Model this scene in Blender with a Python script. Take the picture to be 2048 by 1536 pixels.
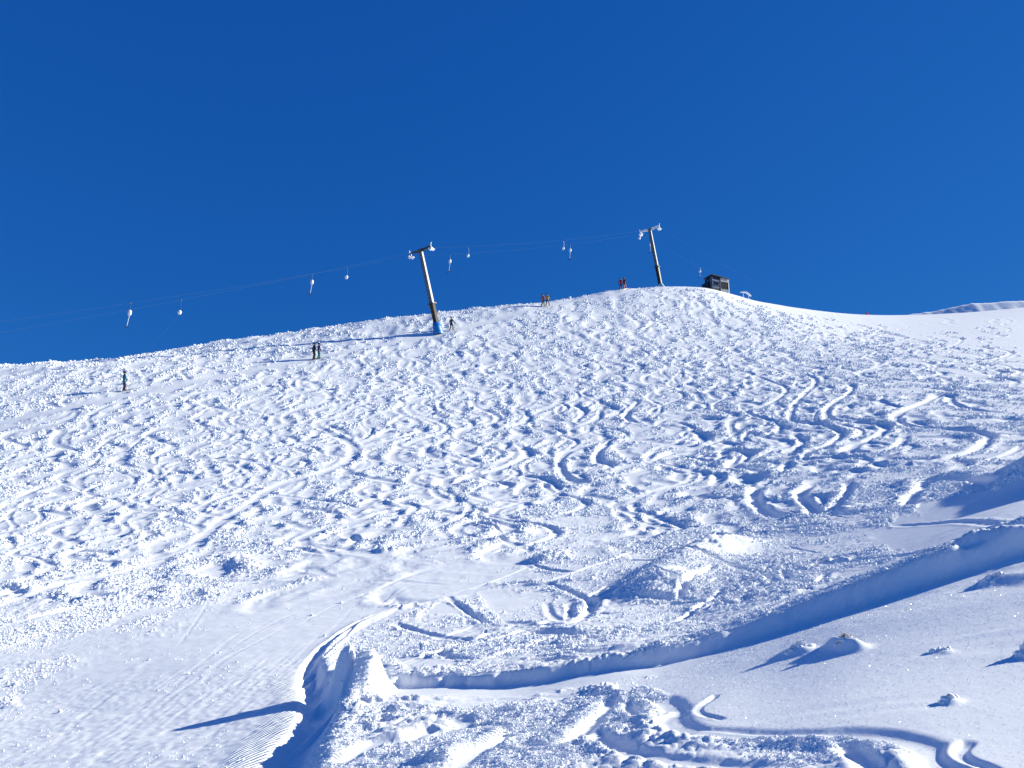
import bpy, bmesh, math, random, time
import numpy as np
from mathutils import Vector, Matrix, Euler

T0 = time.time()
for o in list(bpy.data.objects):
    bpy.data.objects.remove(o)
S = bpy.context.scene
COL = S.collection
R = math.radians

# ------------------------------------------------------------------ camera
PITCH = R(14.0)
FPX = 1607.0                      # focal length in pixels of a 2048 wide frame
cp, sp = math.cos(PITCH), math.sin(PITCH)
cam = bpy.data.cameras.new('camera')
cam.sensor_width = 36.0
cam.lens = 36.0 * FPX / 2048.0
cam.clip_start = 0.1
cam.clip_end = 8000.0
camo = bpy.data.objects.new('camera', cam)
COL.objects.link(camo)
camo.rotation_euler = (R(90) + PITCH, 0, 0)     # stands at the origin, eyes 1.6 m above the snow
S.camera = camo

# ------------------------------------------------------------------ light
SUN_EL, SUN_AZ = 25.0, 13.0       # degrees up; degrees away from +x (right) towards +y (uphill)
SUN_STRENGTH, SKY_STRENGTH, EXPOSURE = 5.0, 0.10, 0.68
Ld = Vector((math.cos(R(SUN_EL)) * math.cos(R(SUN_AZ)), math.cos(R(SUN_EL)) * math.sin(R(SUN_AZ)), math.sin(R(SUN_EL))))
sun = bpy.data.lights.new('sun', 'SUN')
sun.energy = SUN_STRENGTH
sun.angle = R(0.53)
sun.color = (1.0, 0.97, 0.79)
suno = bpy.data.objects.new('sun', sun)
COL.objects.link(suno)
suno.rotation_euler = Ld.to_track_quat('Z', 'Y').to_euler()

W = bpy.data.worlds.new('World')
S.world = W
W.use_nodes = True
nt = W.node_tree
for n in list(nt.nodes):
    nt.nodes.remove(n)
sky = nt.nodes.new('ShaderNodeTexSky')
sky.sky_type = 'NISHITA'
sky.sun_disc = False
sky.sun_elevation = R(SUN_EL)
sky.sun_rotation = R(90 - SUN_AZ)
sky.altitude = 2200
sky.air_density = 1.0
sky.dust_density = 0.0
sky.ozone_density = 3.0
# high, dry mountain air: a deeper, more even blue than the sea-level model gives (a tone curve per channel)
sep = nt.nodes.new('ShaderNodeSeparateColor')
com = nt.nodes.new('ShaderNodeCombineColor')
nt.links.new(sky.outputs[0], sep.inputs[0])
for ch, (g, k) in enumerate(((1.05, 0.0118), (0.60, 0.081), (0.37, 0.284))):
    pw = nt.nodes.new('ShaderNodeMath'); pw.operation = 'POWER'; pw.inputs[1].default_value = g
    ml = nt.nodes.new('ShaderNodeMath'); ml.operation = 'MULTIPLY'; ml.inputs[1].default_value = k / (SKY_STRENGTH * 2 ** EXPOSURE)
    nt.links.new(sep.outputs[ch], pw.inputs[0]); nt.links.new(pw.outputs[0], ml.inputs[0]); nt.links.new(ml.outputs[0], com.inputs[ch])
bg = nt.nodes.new('ShaderNodeBackground')
bg.inputs['Strength'].default_value = SKY_STRENGTH
wo = nt.nodes.new('ShaderNodeOutputWorld')
nt.links.new(com.outputs[0], bg.inputs['Color'])
nt.links.new(bg.outputs[0], wo.inputs[0])

vs = S.view_settings
vs.view_transform = 'Standard'
vs.look = 'None'
vs.exposure = EXPOSURE
vs.gamma = 1.0
vs.use_curve_mapping = False
try:
    S.cycles.use_denoising = True
    S.cycles.denoiser = 'OPENIMAGEDENOISE'
    S.cycles.denoising_input_passes = 'RGB_ALBEDO_NORMAL'
    S.cycles.denoising_prefilter = 'ACCURATE'
    S.cycles.max_bounces = 8
    S.cycles.diffuse_bounces = 7
    S.cycles.sample_clamp_indirect = 8.0
    S.cycles.caustics_reflective = False
    S.cycles.caustics_refractive = False
except Exception:
    pass

# ------------------------------------------------------------------ materials
def mat(name, color, rough=0.6, metal=0.0, noise=0.0, nscale=6.0, bump=0.0):
    m = bpy.data.materials.new(name)
    m.use_nodes = True
    t = m.node_tree
    b = t.nodes['Principled BSDF']
    b.inputs['Base Color'].default_value = (*color, 1)
    b.inputs['Roughness'].default_value = rough
    b.inputs['Metallic'].default_value = metal
    if noise > 0 or bump > 0:
        tc = t.nodes.new('ShaderNodeTexCoord')
        nz = t.nodes.new('ShaderNodeTexNoise')
        nz.inputs['Scale'].default_value = nscale
        nz.inputs['Detail'].default_value = 6
        t.links.new(tc.outputs['Object'], nz.inputs['Vector'])
        if noise > 0:
            r = t.nodes.new('ShaderNodeValToRGB')
            r.color_ramp.elements[0].position = 0.3
            r.color_ramp.elements[1].position = 0.7
            r.color_ramp.elements[0].color = (*[c * (1 - noise) for c in color], 1)
            r.color_ramp.elements[1].color = (*[min(1, c * (1 + noise)) for c in color], 1)
            t.links.new(nz.outputs['Fac'], r.inputs[0])
            t.links.new(r.outputs[0], b.inputs['Base Color'])
        if bump > 0:
            bp = t.nodes.new('ShaderNodeBump')
            bp.inputs['Strength'].default_value = 0.6
            bp.inputs['Distance'].default_value = bump
            t.links.new(nz.outputs['Fac'], bp.inputs['Height'])
            t.links.new(bp.outputs[0], b.inputs['Normal'])
    return m

def snow_material(name, detail=True):
    m = bpy.data.materials.new(name)
    m.use_nodes = True
    t = m.node_tree
    b = t.nodes['Principled BSDF']
    b.inputs['Base Color'].default_value = (0.89, 0.905, 0.93, 1)
    b.inputs['Roughness'].default_value = 0.65
    b.inputs['Specular IOR Level'].default_value = 0.25
    if not detail:
        return m
    tc = t.nodes.new('ShaderNodeTexCoord')
    # fine grain of the crystals and small crumbs
    n1 = t.nodes.new('ShaderNodeTexNoise')
    n1.inputs['Scale'].default_value = 9.0
    n1.inputs['Detail'].default_value = 7
    n1.inputs['Roughness'].default_value = 0.65
    t.links.new(tc.outputs['Object'], n1.inputs['Vector'])
    chop = t.nodes.new('ShaderNodeAttribute')
    chop.attribute_name = 'chop'
    gro = t.nodes.new('ShaderNodeAttribute')
    gro.attribute_name = 'groom'
    mr = t.nodes.new('ShaderNodeMapRange')
    mr.inputs['To Min'].default_value = 0.004
    mr.inputs['To Max'].default_value = 0.022
    t.links.new(chop.outputs['Fac'], mr.inputs['Value'])
    b1 = t.nodes.new('ShaderNodeBump')
    b1.inputs['Strength'].default_value = 1.0
    t.links.new(mr.outputs[0], b1.inputs['Distance'])
    t.links.new(n1.outputs['Fac'], b1.inputs['Height'])
    # corduroy left by the groomer on the piste edge
    mp = t.nodes.new('ShaderNodeMapping')
    mp.inputs['Rotation'].default_value = (0, 0, R(28))
    t.links.new(tc.outputs['Object'], mp.inputs['Vector'])
    wv = t.nodes.new('ShaderNodeTexWave')
    wv.inputs['Scale'].default_value = 5.5
    wv.inputs['Distortion'].default_value = 0.6
    wv.inputs['Detail'].default_value = 1
    t.links.new(mp.outputs[0], wv.inputs['Vector'])
    mg = t.nodes.new('ShaderNodeMath')
    mg.operation = 'MULTIPLY'
    t.links.new(wv.outputs['Fac'], mg.inputs[0])
    t.links.new(gro.outputs['Fac'], mg.inputs[1])
    b2 = t.nodes.new('ShaderNodeBump')
    b2.inputs['Strength'].default_value = 1.0
    b2.inputs['Distance'].default_value = 0.012
    t.links.new(mg.outputs[0], b2.inputs['Height'])
    t.links.new(b1.outputs[0], b2.inputs['Normal'])
    t.links.new(b2.outputs[0], b.inputs['Normal'])
    return m

M = {}
M['snow'] = snow_material('snow')
M['clod'] = snow_material('snow_clod', False)
M['rime'] = mat('rime_snow', (0.88, 0.90, 0.93), 0.6)
M['steel'] = mat('galvanised_steel', (0.13, 0.14, 0.165), 0.5, 0.2, 0.2, 3)
M['darksteel'] = mat('dark_steel', (0.045, 0.05, 0.06), 0.5, 0.2, 0.2, 3)
M['timber'] = mat('weathered_timber', (0.10, 0.08, 0.065), 0.8, 0, 0.35, 5)
M['pad'] = mat('blue_pad', (0.01, 0.22, 0.62), 0.45, 0, 0.15, 3)
M['padwhite'] = mat('pale_pad', (0.35, 0.62, 0.70), 0.5)
M['drum'] = mat('white_drum', (0.86, 0.85, 0.80), 0.4)
M['bar'] = mat('pale_bar', (0.55, 0.60, 0.70), 0.4)
M['tbar'] = mat('dark_blue_bar', (0.012, 0.03, 0.10), 0.5)
M['cable'] = mat('steel_cable', (0.16, 0.19, 0.24), 0.4, 0.4)
M['hutdark'] = mat('dark_boards', (0.018, 0.024, 0.036), 0.7, 0, 0.35, 4)
M['hutgrey'] = mat('blue_grey_boards', (0.13, 0.18, 0.25), 0.7, 0, 0.25, 4)
M['hutwhite'] = mat('pale_boards', (0.72, 0.74, 0.76), 0.7)
M['glass'] = mat('dark_glass', (0.02, 0.03, 0.045), 0.1)
M['grass'] = mat('dry_grass', (0.52, 0.37, 0.21), 0.8, 0, 0.3, 20)
M['skin'] = mat('skin', (0.55, 0.33, 0.24), 0.6)
M['black'] = mat('black_cloth', (0.012, 0.012, 0.018), 0.7)
M['ski'] = mat('ski_top', (0.05, 0.05, 0.07), 0.3)
M['goggle'] = mat('goggle_lens', (0.02, 0.02, 0.03), 0.15)
M['pole'] = mat('pole_metal', (0.10, 0.11, 0.12), 0.4, 0.3)

# ------------------------------------------------------------------ helpers for objects
def tag(o, label=None, cat=None, group=None, kind=None):
    if label: o['label'] = label
    if cat: o['category'] = cat
    if group: o['group'] = group
    if kind: o['kind'] = kind
    return o

def empty(name, loc, rot=(0, 0, 0)):
    o = bpy.data.objects.new(name, None)
    o.empty_display_size = 0.3
    COL.objects.link(o)
    o.location = loc
    o.rotation_euler = rot
    return o

def link(name, me, m, parent=None):
    o = bpy.data.objects.new(name, me)
    for k in (m if isinstance(m, (list, tuple)) else [m]):
        if len(me.materials) < (len(m) if isinstance(m, (list, tuple)) else 1):
            me.materials.append(k)
    COL.objects.link(o)
    if parent is not None:
        o.parent = parent
    return o

class MB:
    """collects boxes, tubes and lathes and links them as ONE mesh"""
    def __init__(self):
        self.bm = bmesh.new()
    def box(self, c, s, rot=None, taper=1.0, bev=0.0):
        g = bmesh.ops.create_cube(self.bm, size=1.0)
        vs_ = g['verts']
        for v in vs_:
            k = taper if v.co.z > 0 else 1.0
            v.co = Vector((v.co.x * s[0] * k, v.co.y * s[1] * k, v.co.z * s[2]))
        if bev > 0:
            es = list({e for v in vs_ for e in v.link_edges})
            r = bmesh.ops.bevel(self.bm, geom=es, offset=bev, segments=1, affect='EDGES', profile=0.5)
            vs_ = list({v for f in r['faces'] for v in f.verts} | {v for v in vs_ if v.is_valid})
        mtx = rot.to_4x4() if rot is not None else Matrix.Identity(4)
        for v in vs_:
            v.co = (mtx @ v.co) + Vector(c)
        return self
    def tube(self, pts, r, n=8, cap=True):
        pts = [Vector(p) for p in pts]
        rs = r if isinstance(r, (list, tuple)) else [r] * len(pts)
        rings = []
        for i, p in enumerate(pts):
            d = (pts[min(i + 1, len(pts) - 1)] - pts[max(i - 1, 0)])
            if d.length < 1e-9: d = Vector((0, 0, 1))
            d.normalize()
            a = d.orthogonal().normalized() if abs(d.z) > 0.9 else d.cross(Vector((0, 0, 1))).normalized()
            b = d.cross(a).normalized()
            rings.append([self.bm.verts.new(p + (a * math.cos(2 * math.pi * k / n) + b * math.sin(2 * math.pi * k / n)) * rs[i]) for k in range(n)])
        for i in range(len(rings) - 1):
            for k in range(n):
                self.bm.faces.new((rings[i][k], rings[i][(k + 1) % n], rings[i + 1][(k + 1) % n], rings[i + 1][k]))
        if cap:
            self.bm.faces.new(rings[0][::-1]); self.bm.faces.new(rings[-1])
        return self
    def blob(self, c, r, sub=2, rough=0.0, seed=0, rot=None):
        g = bmesh.ops.create_icosphere(self.bm, subdivisions=sub, radius=1.0)
        rd = random.Random(seed)
        for v in g['verts']:
            k = 1 + rough * (rd.random() - 0.5) * 2
            q = Vector((v.co.x * r[0] * k, v.co.y * r[1] * k, v.co.z * r[2] * k))
            if rot is not None: q = rot @ q
            v.co = q + Vector(c)
        return self
    def mesh(self, name, smooth=False):
        bmesh.ops.recalc_face_normals(self.bm, faces=self.bm.faces)
        me = bpy.data.meshes.new(name)
        self.bm.to_mesh(me); self.bm.free()
        if smooth:
            for p in me.polygons: p.use_smooth = True
        return me
    def build(self, name, m, parent=None, smooth=False):
        return link(name, self.mesh(name, smooth), m, parent)

# ------------------------------------------------------------------ the shape of the hill
# each control line runs away from the camera: (image row where the snow surface is seen, distance ahead in m)
def row2e(r):
    return math.tan(PITCH + math.atan((768.0 - r) / FPX))
CTRL = {
 -900: [(1560,10.5),(1440,14.5),(1340,20),(1240,26),(1140,35),(1040,45),(950,56),(870,66),(845,72)],
  0:   [(1536,9.0),(1430,12.5),(1300,19),(1200,26),(1100,35),(1000,45),(900,56.5),(800,69.5),(760,75.5),(731,82)],
  500: [(1536,7.3),(1430,9.8),(1300,15.5),(1200,23),(1100,32),(1000,42.5),(900,54.5),(800,68.5),(740,79.2),(690,90),(673,95)],
  1024:[(1536,5.5),(1430,7.5),(1345,10),(1250,15),(1200,19),(1100,28),(1000,39.5),(900,53.5),(800,69.5),(700,88.5),(650,98),(608,106)],
  760: [(1536,6.2),(1430,8.3),(1340,11.8),(1250,17),(1200,21),(1100,30),(1000,41),(900,54),(800,69),(690,89.5),(660,95),(637,100)],
 1220:[(1536,5.1),(1430,6.75),(1350,8.7),(1270,12),(1200,17.3),(1130,23),(1060,31),(1000,37.5),(900,51.5),(800,68.5),(700,89),(640,102),(580,115)],
 1520:[(1536,4.65),(1430,5.7),(1340,7.2),(1290,8.2),(1230,10.7),(1190,13.5),(1130,19.2),(1060,26.5),(1000,33.5),(900,47),(800,65),(700,91),(640,108),(603,126)],
 1400:[(1536,4.8),(1430,6.0),(1365,7.3),(1310,8.7),(1250,11.7),(1200,15.4),(1130,21.2),(1060,28.5),(1000,35.5),(900,49.5),(800,67),(700,90),(640,105),(573,122)],
  1700:[(1536,4.4),(1430,5.3),(1300,7.0),(1215,8.5),(1190,9.6),(1150,12.8),(1100,17.8),(1040,24),(980,31),(900,43),(800,62),(700,92),(660,110),(628,132)],
  2048:[(1536,4.1),(1400,5.1),(1300,6.1),(1200,7.25),(1140,8.1),(1090,8.9),(1040,12.3),(1000,16.8),(950,25),(900,34),(800,57),(700,92),(650,120),(615,146)],
  2900:[(1536,3.7),(1400,4.4),(1250,5.3),(1150,6.1),(1050,7.3),(1000,10.5),(950,17),(900,24),(800,46),(700,84),(620,135),(590,165)],
}
def pchip_slopes(x, y):
    h = np.diff(x); d = np.diff(y) / h
    m = np.zeros_like(y)
    for i in range(1, len(x) - 1):
        if d[i - 1] * d[i] > 0:
            w1 = 2 * h[i] + h[i - 1]; w2 = h[i] + 2 * h[i - 1]
            m[i] = (w1 + w2) / (w1 / d[i - 1] + w2 / d[i])
    m[0] = d[0]; m[-1] = d[-1]
    return m
def pchip_eval(x, y, q):
    m = pchip_slopes(x, y)
    i = np.clip(np.searchsorted(x, q) - 1, 0, len(x) - 2)
    h = x[i + 1] - x[i]; t = (q - x[i]) / h
    t = np.clip(t, -3, 1.0)
    return ((2*t**3 - 3*t**2 + 1) * y[i] + (t**3 - 2*t**2 + t) * h * m[i] + (-2*t**3 + 3*t**2) * y[i + 1] + (t**3 - t**2) * h * m[i + 1])
CPX = np.array(sorted(CTRL), float)
LD = np.linspace(math.log(1.6), math.log(420.0), 5000)
DD = np.exp(LD)
ZT, CRD = [], []
for c in sorted(CTRL):
    d = np.array([p[1] for p in CTRL[c]], float)
    z = np.array([row2e(p[0]) * p[1] for p in CTRL[c]])
    s0 = (z[1] - z[0]) / (d[1] - d[0])
    dn = 1.5
    d = np.concatenate([[dn], d]); z = np.concatenate([[z[0] - s0 * (d[1] - dn) * 0.8], z])
    e = z[-1] / d[-1]; dc, zc = d[-1], z[-1]
    CRD.append(dc)
    d = np.concatenate([d, [dc + 5, dc + 14, dc + 40, dc + 120, 460]])
    z = np.concatenate([z, [zc + 5 * e * 0.62, zc + 5 * e * .62 - 0.6, zc - 9, zc - 50, zc - 150]])
    zz = pchip_eval(d, z, DD)
    k = np.ones(61) / 61.0                       # soften the joints
    zp = np.pad(zz, 30, mode='edge')
    zz = np.convolve(zp, k, 'valid')
    ZT.append(zz)
ZT = np.array(ZT); CRD = np.array(CRD)

def base_z(px, d):
    """height of the smooth hill for image column px and distance d"""
    ld = np.log(np.clip(d, 1.6, 419.0))
    f = (ld - LD[0]) / (LD[1] - LD[0])
    i = np.clip(f.astype(np.int64), 0, len(LD) - 2); t = (f - i)
    Y = [ZT[k][i] * (1 - t) + ZT[k][i + 1] * t for k in range(len(CPX))]
    px = np.clip(px, CPX[0] - 3500, CPX[-1] + 3500)
    n = len(CPX)
    hs = np.diff(CPX)
    dl = [(Y[k + 1] - Y[k]) / hs[k] for k in range(n - 1)]
    ms = [dl[0]]
    for k in range(1, n - 1):
        ms.append((dl[k - 1] * hs[k] + dl[k] * hs[k - 1]) / (hs[k] + hs[k - 1]))
    ms.append(dl[-1])
    out = np.zeros_like(d)
    seg = np.clip(np.searchsorted(CPX, px) - 1, 0, n - 2)
    for k in range(n - 1):
        q = seg == k
        if not q.any(): continue
        h = hs[k]; tt = (px[q] - CPX[k]) / h
        lin = tt.copy()
        tt = np.clip(tt, 0, 1)
        v = ((2*tt**3 - 3*tt**2 + 1) * Y[k][q] + (tt**3 - 2*tt**2 + tt) * h * ms[k][q] + (-2*tt**3 + 3*tt**2) * Y[k + 1][q] + (tt**3 - tt**2) * h * ms[k + 1][q])
        over = lin - tt
        v = v + np.clip(over, -2, 2) * h * np.where(over > 0, ms[k + 1][q], ms[k][q]) * 0.35
        out[q] = v
    return out
def solve_uv(u, d):
    """u = x / d : returns z and the image column"""
    e = np.full_like(d, 0.1)
    for _ in range(4):
        px = 1024 + FPX * u / (cp + e * sp)
        z = base_z(px, d)
        e = z / d
    return z, 1024 + FPX * u / (cp + e * sp)
def project(x, y, z):
    f = y * cp + z * sp
    return 1024 + FPX * x / f, 768 - FPX * (z * cp - y * sp) / f
def crest_d(px):
    return np.interp(px, CPX, CRD)
_ds = np.exp(np.linspace(math.log(3.0), math.log(165.0), 1400))
def img2plan(px, row):
    """where the line of sight of an image point meets the smooth hill: plan position"""
    z = base_z(np.full_like(_ds, px), _ds)
    e = z / _ds
    m = _ds <= crest_d(px)
    et = row2e(row)
    ok = np.where((e >= et) & m)[0]
    d = _ds[ok[0]] if len(ok) else crest_d(px)
    x = (px - 1024) / FPX * (cp + row2e(row) * sp) * d
    return np.array([x, d])

# grid -------------------------------------------------------------
pxs = np.arange(-140, 2190, 1.95)
outl = -140 - np.cumsum(4.0 * 1.055 ** np.arange(70))
outr = pxs[-1] + np.cumsum(4.0 * 1.055 ** np.arange(70))
colpx = np.concatenate([outl[::-1], pxs, outr])
colu = (colpx - 1024) / FPX * (cp + 0.12 * sp)
NC = len(colu)
NR = 1010
NB = 26
DMIN = 3.0
dmax = np.interp(colpx, CPX, CRD) + 9.0
tt = np.linspace(0, 1, NR)[:, None]
Dg = DMIN * (dmax[None, :] / DMIN) ** tt
back = dmax[None, :] + 110.0 * (np.linspace(1 / NB, 1, NB)[:, None]) ** 2
near = np.array([0.8, 1.6, 2.2, 2.6])[:, None] * np.ones((1, NC))
Dg = np.concatenate([near, Dg, back], 0)
NN = 4
NRT = Dg.shape[0]
Ug = np.broadcast_to(colu[None, :], Dg.shape)
Zb, PX = solve_uv(Ug.ravel().copy(), Dg.ravel())
Zb = Zb.reshape(Dg.shape); PX = PX.reshape(Dg.shape)
X = Ug * Dg; Y = Dg
ROW = 768 - FPX * (Zb * cp - Y * sp) / (Y * cp + Zb * sp)
print('grid', Dg.shape, time.time() - T0)

# noise ------------------------------------------------------------
def _h(ix, iy, s):
    a = (ix.astype(np.int64) * 374761393 + iy.astype(np.int64) * 668265263 + s * 974634777) & 0xFFFFFFFF
    a = ((a ^ (a >> 13)) * 1274126177) & 0xFFFFFFFF
    return ((a ^ (a >> 16)) & 0xFFFF).astype(np.float32) / 65535.0
def vnoise(x, y, s=0):
    ix = np.floor(x); iy = np.floor(y)
    fx = (x - ix).astype(np.float32); fy = (y - iy).astype(np.float32)
    ix = ix.astype(np.int64); iy = iy.astype(np.int64)
    fx = fx * fx * fx * (fx * (fx * 6 - 15) + 10); fy = fy * fy * fy * (fy * (fy * 6 - 15) + 10)
    a = _h(ix, iy, s); b = _h(ix + 1, iy, s); c = _h(ix, iy + 1, s); d = _h(ix + 1, iy + 1, s)
    return (a + (b - a) * fx) * (1 - fy) + (c + (d - c) * fx) * fy - 0.5
def lumps(x, y, s=0):
    """rounded lumps: distance to jittered points, 0 in the gaps, 1 on top"""
    ix = np.floor(x).astype(np.int64); iy = np.floor(y).astype(np.int64)
    best = np.full(x.shape, 9.0, np.float32)
    for i in (-1, 0, 1):
        for j in (-1, 0, 1):
            cx = ix + i; cy = iy + j
            ox = cx + _h(cx, cy, s); oy = cy + _h(cx, cy, s + 7)
            rr = 0.35 + 0.65 * _h(cx, cy, s + 13)
            dd = ((x - ox) ** 2 + (y - oy) ** 2) / (rr * rr)
            np.minimum(best, dd.astype(np.float32), out=best)
    return np.sqrt(np.clip(1 - best / 0.72, 0, 1))
def sm(a, b, v):
    t = np.clip((v - a) / (b - a), 0, 1)
    return t * t * (3 - 2 * t)

# polylines --------------------------------------------------------
def smooth_line(P, n=10):
    P = [np.array(p, float) for p in P]
    if len(P) < 3:
        return np.array([P[0] + (P[1] - P[0]) * t for t in np.linspace(0, 1, n)])
    Q = [2 * P[0] - P[1]] + P + [2 * P[-1] - P[-2]]
    out = []
    for i in range(1, len(Q) - 2):
        for t in np.linspace(0, 1, n, endpoint=False):
            a, b, c, d = Q[i - 1], Q[i], Q[i + 1], Q[i + 2]
            out.append(0.5 * ((2*b) + (-a + c)*t + (2*a - 5*b + 4*c - d)*t*t + (-a + 3*b - 3*c + d)*t**3))
    out.append(P[-1])
    return np.array(out)
BD = np.full(Dg.shape, 9e9, np.float32)
BS = np.zeros(Dg.shape, np.float32)
BT = np.zeros(Dg.shape, np.float32)
BC = np.zeros(Dg.shape, np.float32)
logm = np.log(dmax / DMIN)
def win(xa, xb, ya, yb):
    ya = max(ya, DMIN); yb = max(yb, DMIN + 0.01)
    us = (xa / ya, xa / yb, xb / ya, xb / yb)
    c0 = max(0, np.searchsorted(colu, min(us)) - 1); c1 = min(NC, np.searchsorted(colu, max(us)) + 1)
    if c1 <= c0: return None
    lm = logm[c0:c1]
    j0 = int(math.floor((math.log(ya / DMIN) / lm).min() * (NR - 1))) + NN - 1
    j1 = int(math.ceil((math.log(yb / DMIN) / lm).max() * (NR - 1))) + NN + 2
    j0 = max(0, j0); j1 = min(NRT, j1)
    if j1 <= j0: return None
    return j0, j1, c0, c1
def line_field(P, rad):
    """signed distance to the polyline P (plan, metres) within rad; returns the window used"""
    P = np.asarray(P, float)
    seg = np.linalg.norm(np.diff(P, axis=0), axis=1)
    L = np.concatenate([[0], np.cumsum(seg)]); tot = max(L[-1], 1e-6)
    ang = np.unwrap(np.arctan2(np.diff(P[:, 1]), np.diff(P[:, 0])))
    cv = np.zeros(len(P))
    if len(P) > 2:
        cv[1:-1] = np.diff(ang) / np.maximum(0.5 * (seg[1:] + seg[:-1]), 1e-3)
        cv = np.convolve(np.pad(cv, 2, mode='edge'), np.ones(5) / 5, 'valid')
    U = None
    for i in range(len(P) - 1):
        a, b = P[i], P[i + 1]
        if seg[i] < 1e-6: continue
        w = win(min(a[0], b[0]) - rad, max(a[0], b[0]) + rad, min(a[1], b[1]) - rad, max(a[1], b[1]) + rad)
        if w is None: continue
        U = w if U is None else (min(U[0], w[0]), max(U[1], w[1]), min(U[2], w[2]), max(U[3], w[3]))
        sl = (slice(w[0], w[1]), slice(w[2], w[3]))
        x = X[sl] - a[0]; y = Y[sl] - a[1]
        ux, uy = (b - a) / seg[i]
        t = np.clip(x * ux + y * uy, 0, seg[i])
        dx = x - t * ux; dy = y - t * uy
        d = np.hypot(dx, dy)
        m = d < BD[sl]
        s = np.sign(ux * y - uy * x)
        BD[sl] = np.where(m, d, BD[sl]); BS[sl] = np.where(m, s * d, BS[sl])
        BT[sl] = np.where(m, (L[i] + t) / tot, BT[sl])
        BC[sl] = np.where(m, cv[i] + (cv[i + 1] - cv[i]) * t / seg[i], BC[sl])
    if U is None: return None
    return (slice(U[0], U[1]), slice(U[2], U[3])), tot
def reset(sl):
    BD[sl] = 9e9; BS[sl] = 0; BT[sl] = 0; BC[sl] = 0
def img_line(pts, n=10):
    return smooth_line([img2plan(*p) for p in pts], n)

# what covers the slope --------------------------------------------
def poly_mask(pts, soft):
    """soft mask of a region outlined in the photograph, carried to the ground"""
    P = np.array(pts, float)
    x0, x1, y0, y1 = P[:, 0].min() - soft * 3, P[:, 0].max() + soft * 3, P[:, 1].min() - soft * 3, P[:, 1].max() + soft * 3
    m = np.zeros(Dg.shape, np.float32)
    sel = (PX > x0) & (PX < x1) & (ROW > y0) & (ROW < y1)
    sel[-NB:] = False
    px = PX[sel]; py = ROW[sel]
    inside = np.zeros(px.shape, bool); dist = np.full(px.shape, 1e9)
    for i in range(len(P)):
        a, b = P[i], P[(i + 1) % len(P)]
        c = ((a[1] > py) != (b[1] > py))
        with np.errstate(divide='ignore', invalid='ignore'):
            xi = (b[0] - a[0]) * (py - a[1]) / (b[1] - a[1] + 1e-12) + a[0]
        inside ^= c & (px < xi)
        ab = b - a; l2 = max((ab ** 2).sum(), 1e-9)
        t = np.clip(((px - a[0]) * ab[0] + (py - a[1]) * ab[1]) / l2, 0, 1)
        dist = np.minimum(dist, np.hypot(px - a[0] - t * ab[0], py - a[1] - t * ab[1]))
    sd = np.where(inside, dist, -dist)
    m[sel] = sm(-soft, soft, sd)
    return m

wob = 30 * vnoise(PX / 70.0, ROW / 35.0, 3) + 16 * vnoise(PX / 20.0, ROW / 12.0, 4) + 10 * vnoise(PX / 7.0, ROW / 5.0, 6)
ROWs, PXs = ROW, PX
ROW = ROW + wob * .3; PX = PX + wob * 0.2
SMOOTHR = poly_mask([(2600,1060),(2048,1100),(1750,1188),(1500,1278),(1300,1338),(1230,1350),(1230,1388),(1305,1378),(1345,1400),(1352,1440),(1400,1458),(1560,1462),(1800,1470),(1900,1540),(1900,1800),(3200,1800)], 6)
ROW = ROWs + wob; PX = PXs + wob * 0.7
PISTE = poly_mask([(-400,1460),(0,1425),(150,1330),(420,1215),(640,1140),(880,1098),(1010,1118),(1050,1140),(960,1190),(780,1225),(660,1280),(612,1335),(600,1440),(560,1490),(480,1560),(400,1800),(-500,1800)], 24)
UPR = poly_mask([(1600,615),(1660,668),(1780,690),(1860,735),(1900,765),(2100,775),(2600,760),(2600,500),(1600,500)], 26)
DARKR = poly_mask([(1720,1058),(1850,1002),(2048,962),(2600,930),(2600,1085),(2048,1086),(1900,1108),(1780,1110)], 14)
FLATA = poly_mask([(690,1105),(870,1098),(800,1125),(680,1160),(610,1150),(620,1122)], 7)
FLATB = poly_mask([(840,1235),(890,1200),(945,1248)], 6)
FLATC = poly_mask([(960,1195),(1060,1180),(1140,1195),(1160,1225),(1130,1245),(1000,1245)], 8)
FLATD = poly_mask([(800,1330),(850,1315),(930,1325),(880,1345),(810,1345)], 5)
LIPSH = poly_mask([(700,1405),(780,1382),(1040,1368),(1250,1335),(1250,1372),(1040,1398),(780,1420),(720,1425)], 6)
ROW, PX = ROWs, PXs
CHOP = 1 - np.maximum.reduce([PISTE * 0.93, SMOOTHR, UPR * 0.95, DARKR * 0.9, FLATA * .9, FLATB * .9, FLATC * .55, FLATD * .9, LIPSH * 0.85])
CHOP[-NB:] = 0.3
patch = sm(-0.16, 0.26, vnoise(X / 2.6, Y / 3.6, 21) + 0.6 * vnoise(X / 1.1, Y / 1.5, 22) + 0.35 * vnoise(X / 6.0, Y / 9.0, 23))
CHOP *= 0.3 + 0.7 * patch
CALM = sm(1050, 1400, PX) * sm(26, 36, Y) * (1 - sm(75, 95, Y))     # right-hand field: clear curves on softer snow
CHOP *= np.clip(1 - 0.35 * sm(90, 125, Y), 0, 1)
print('masks', time.time() - T0)

# large forms
MAC = np.zeros(Dg.shape)
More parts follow.
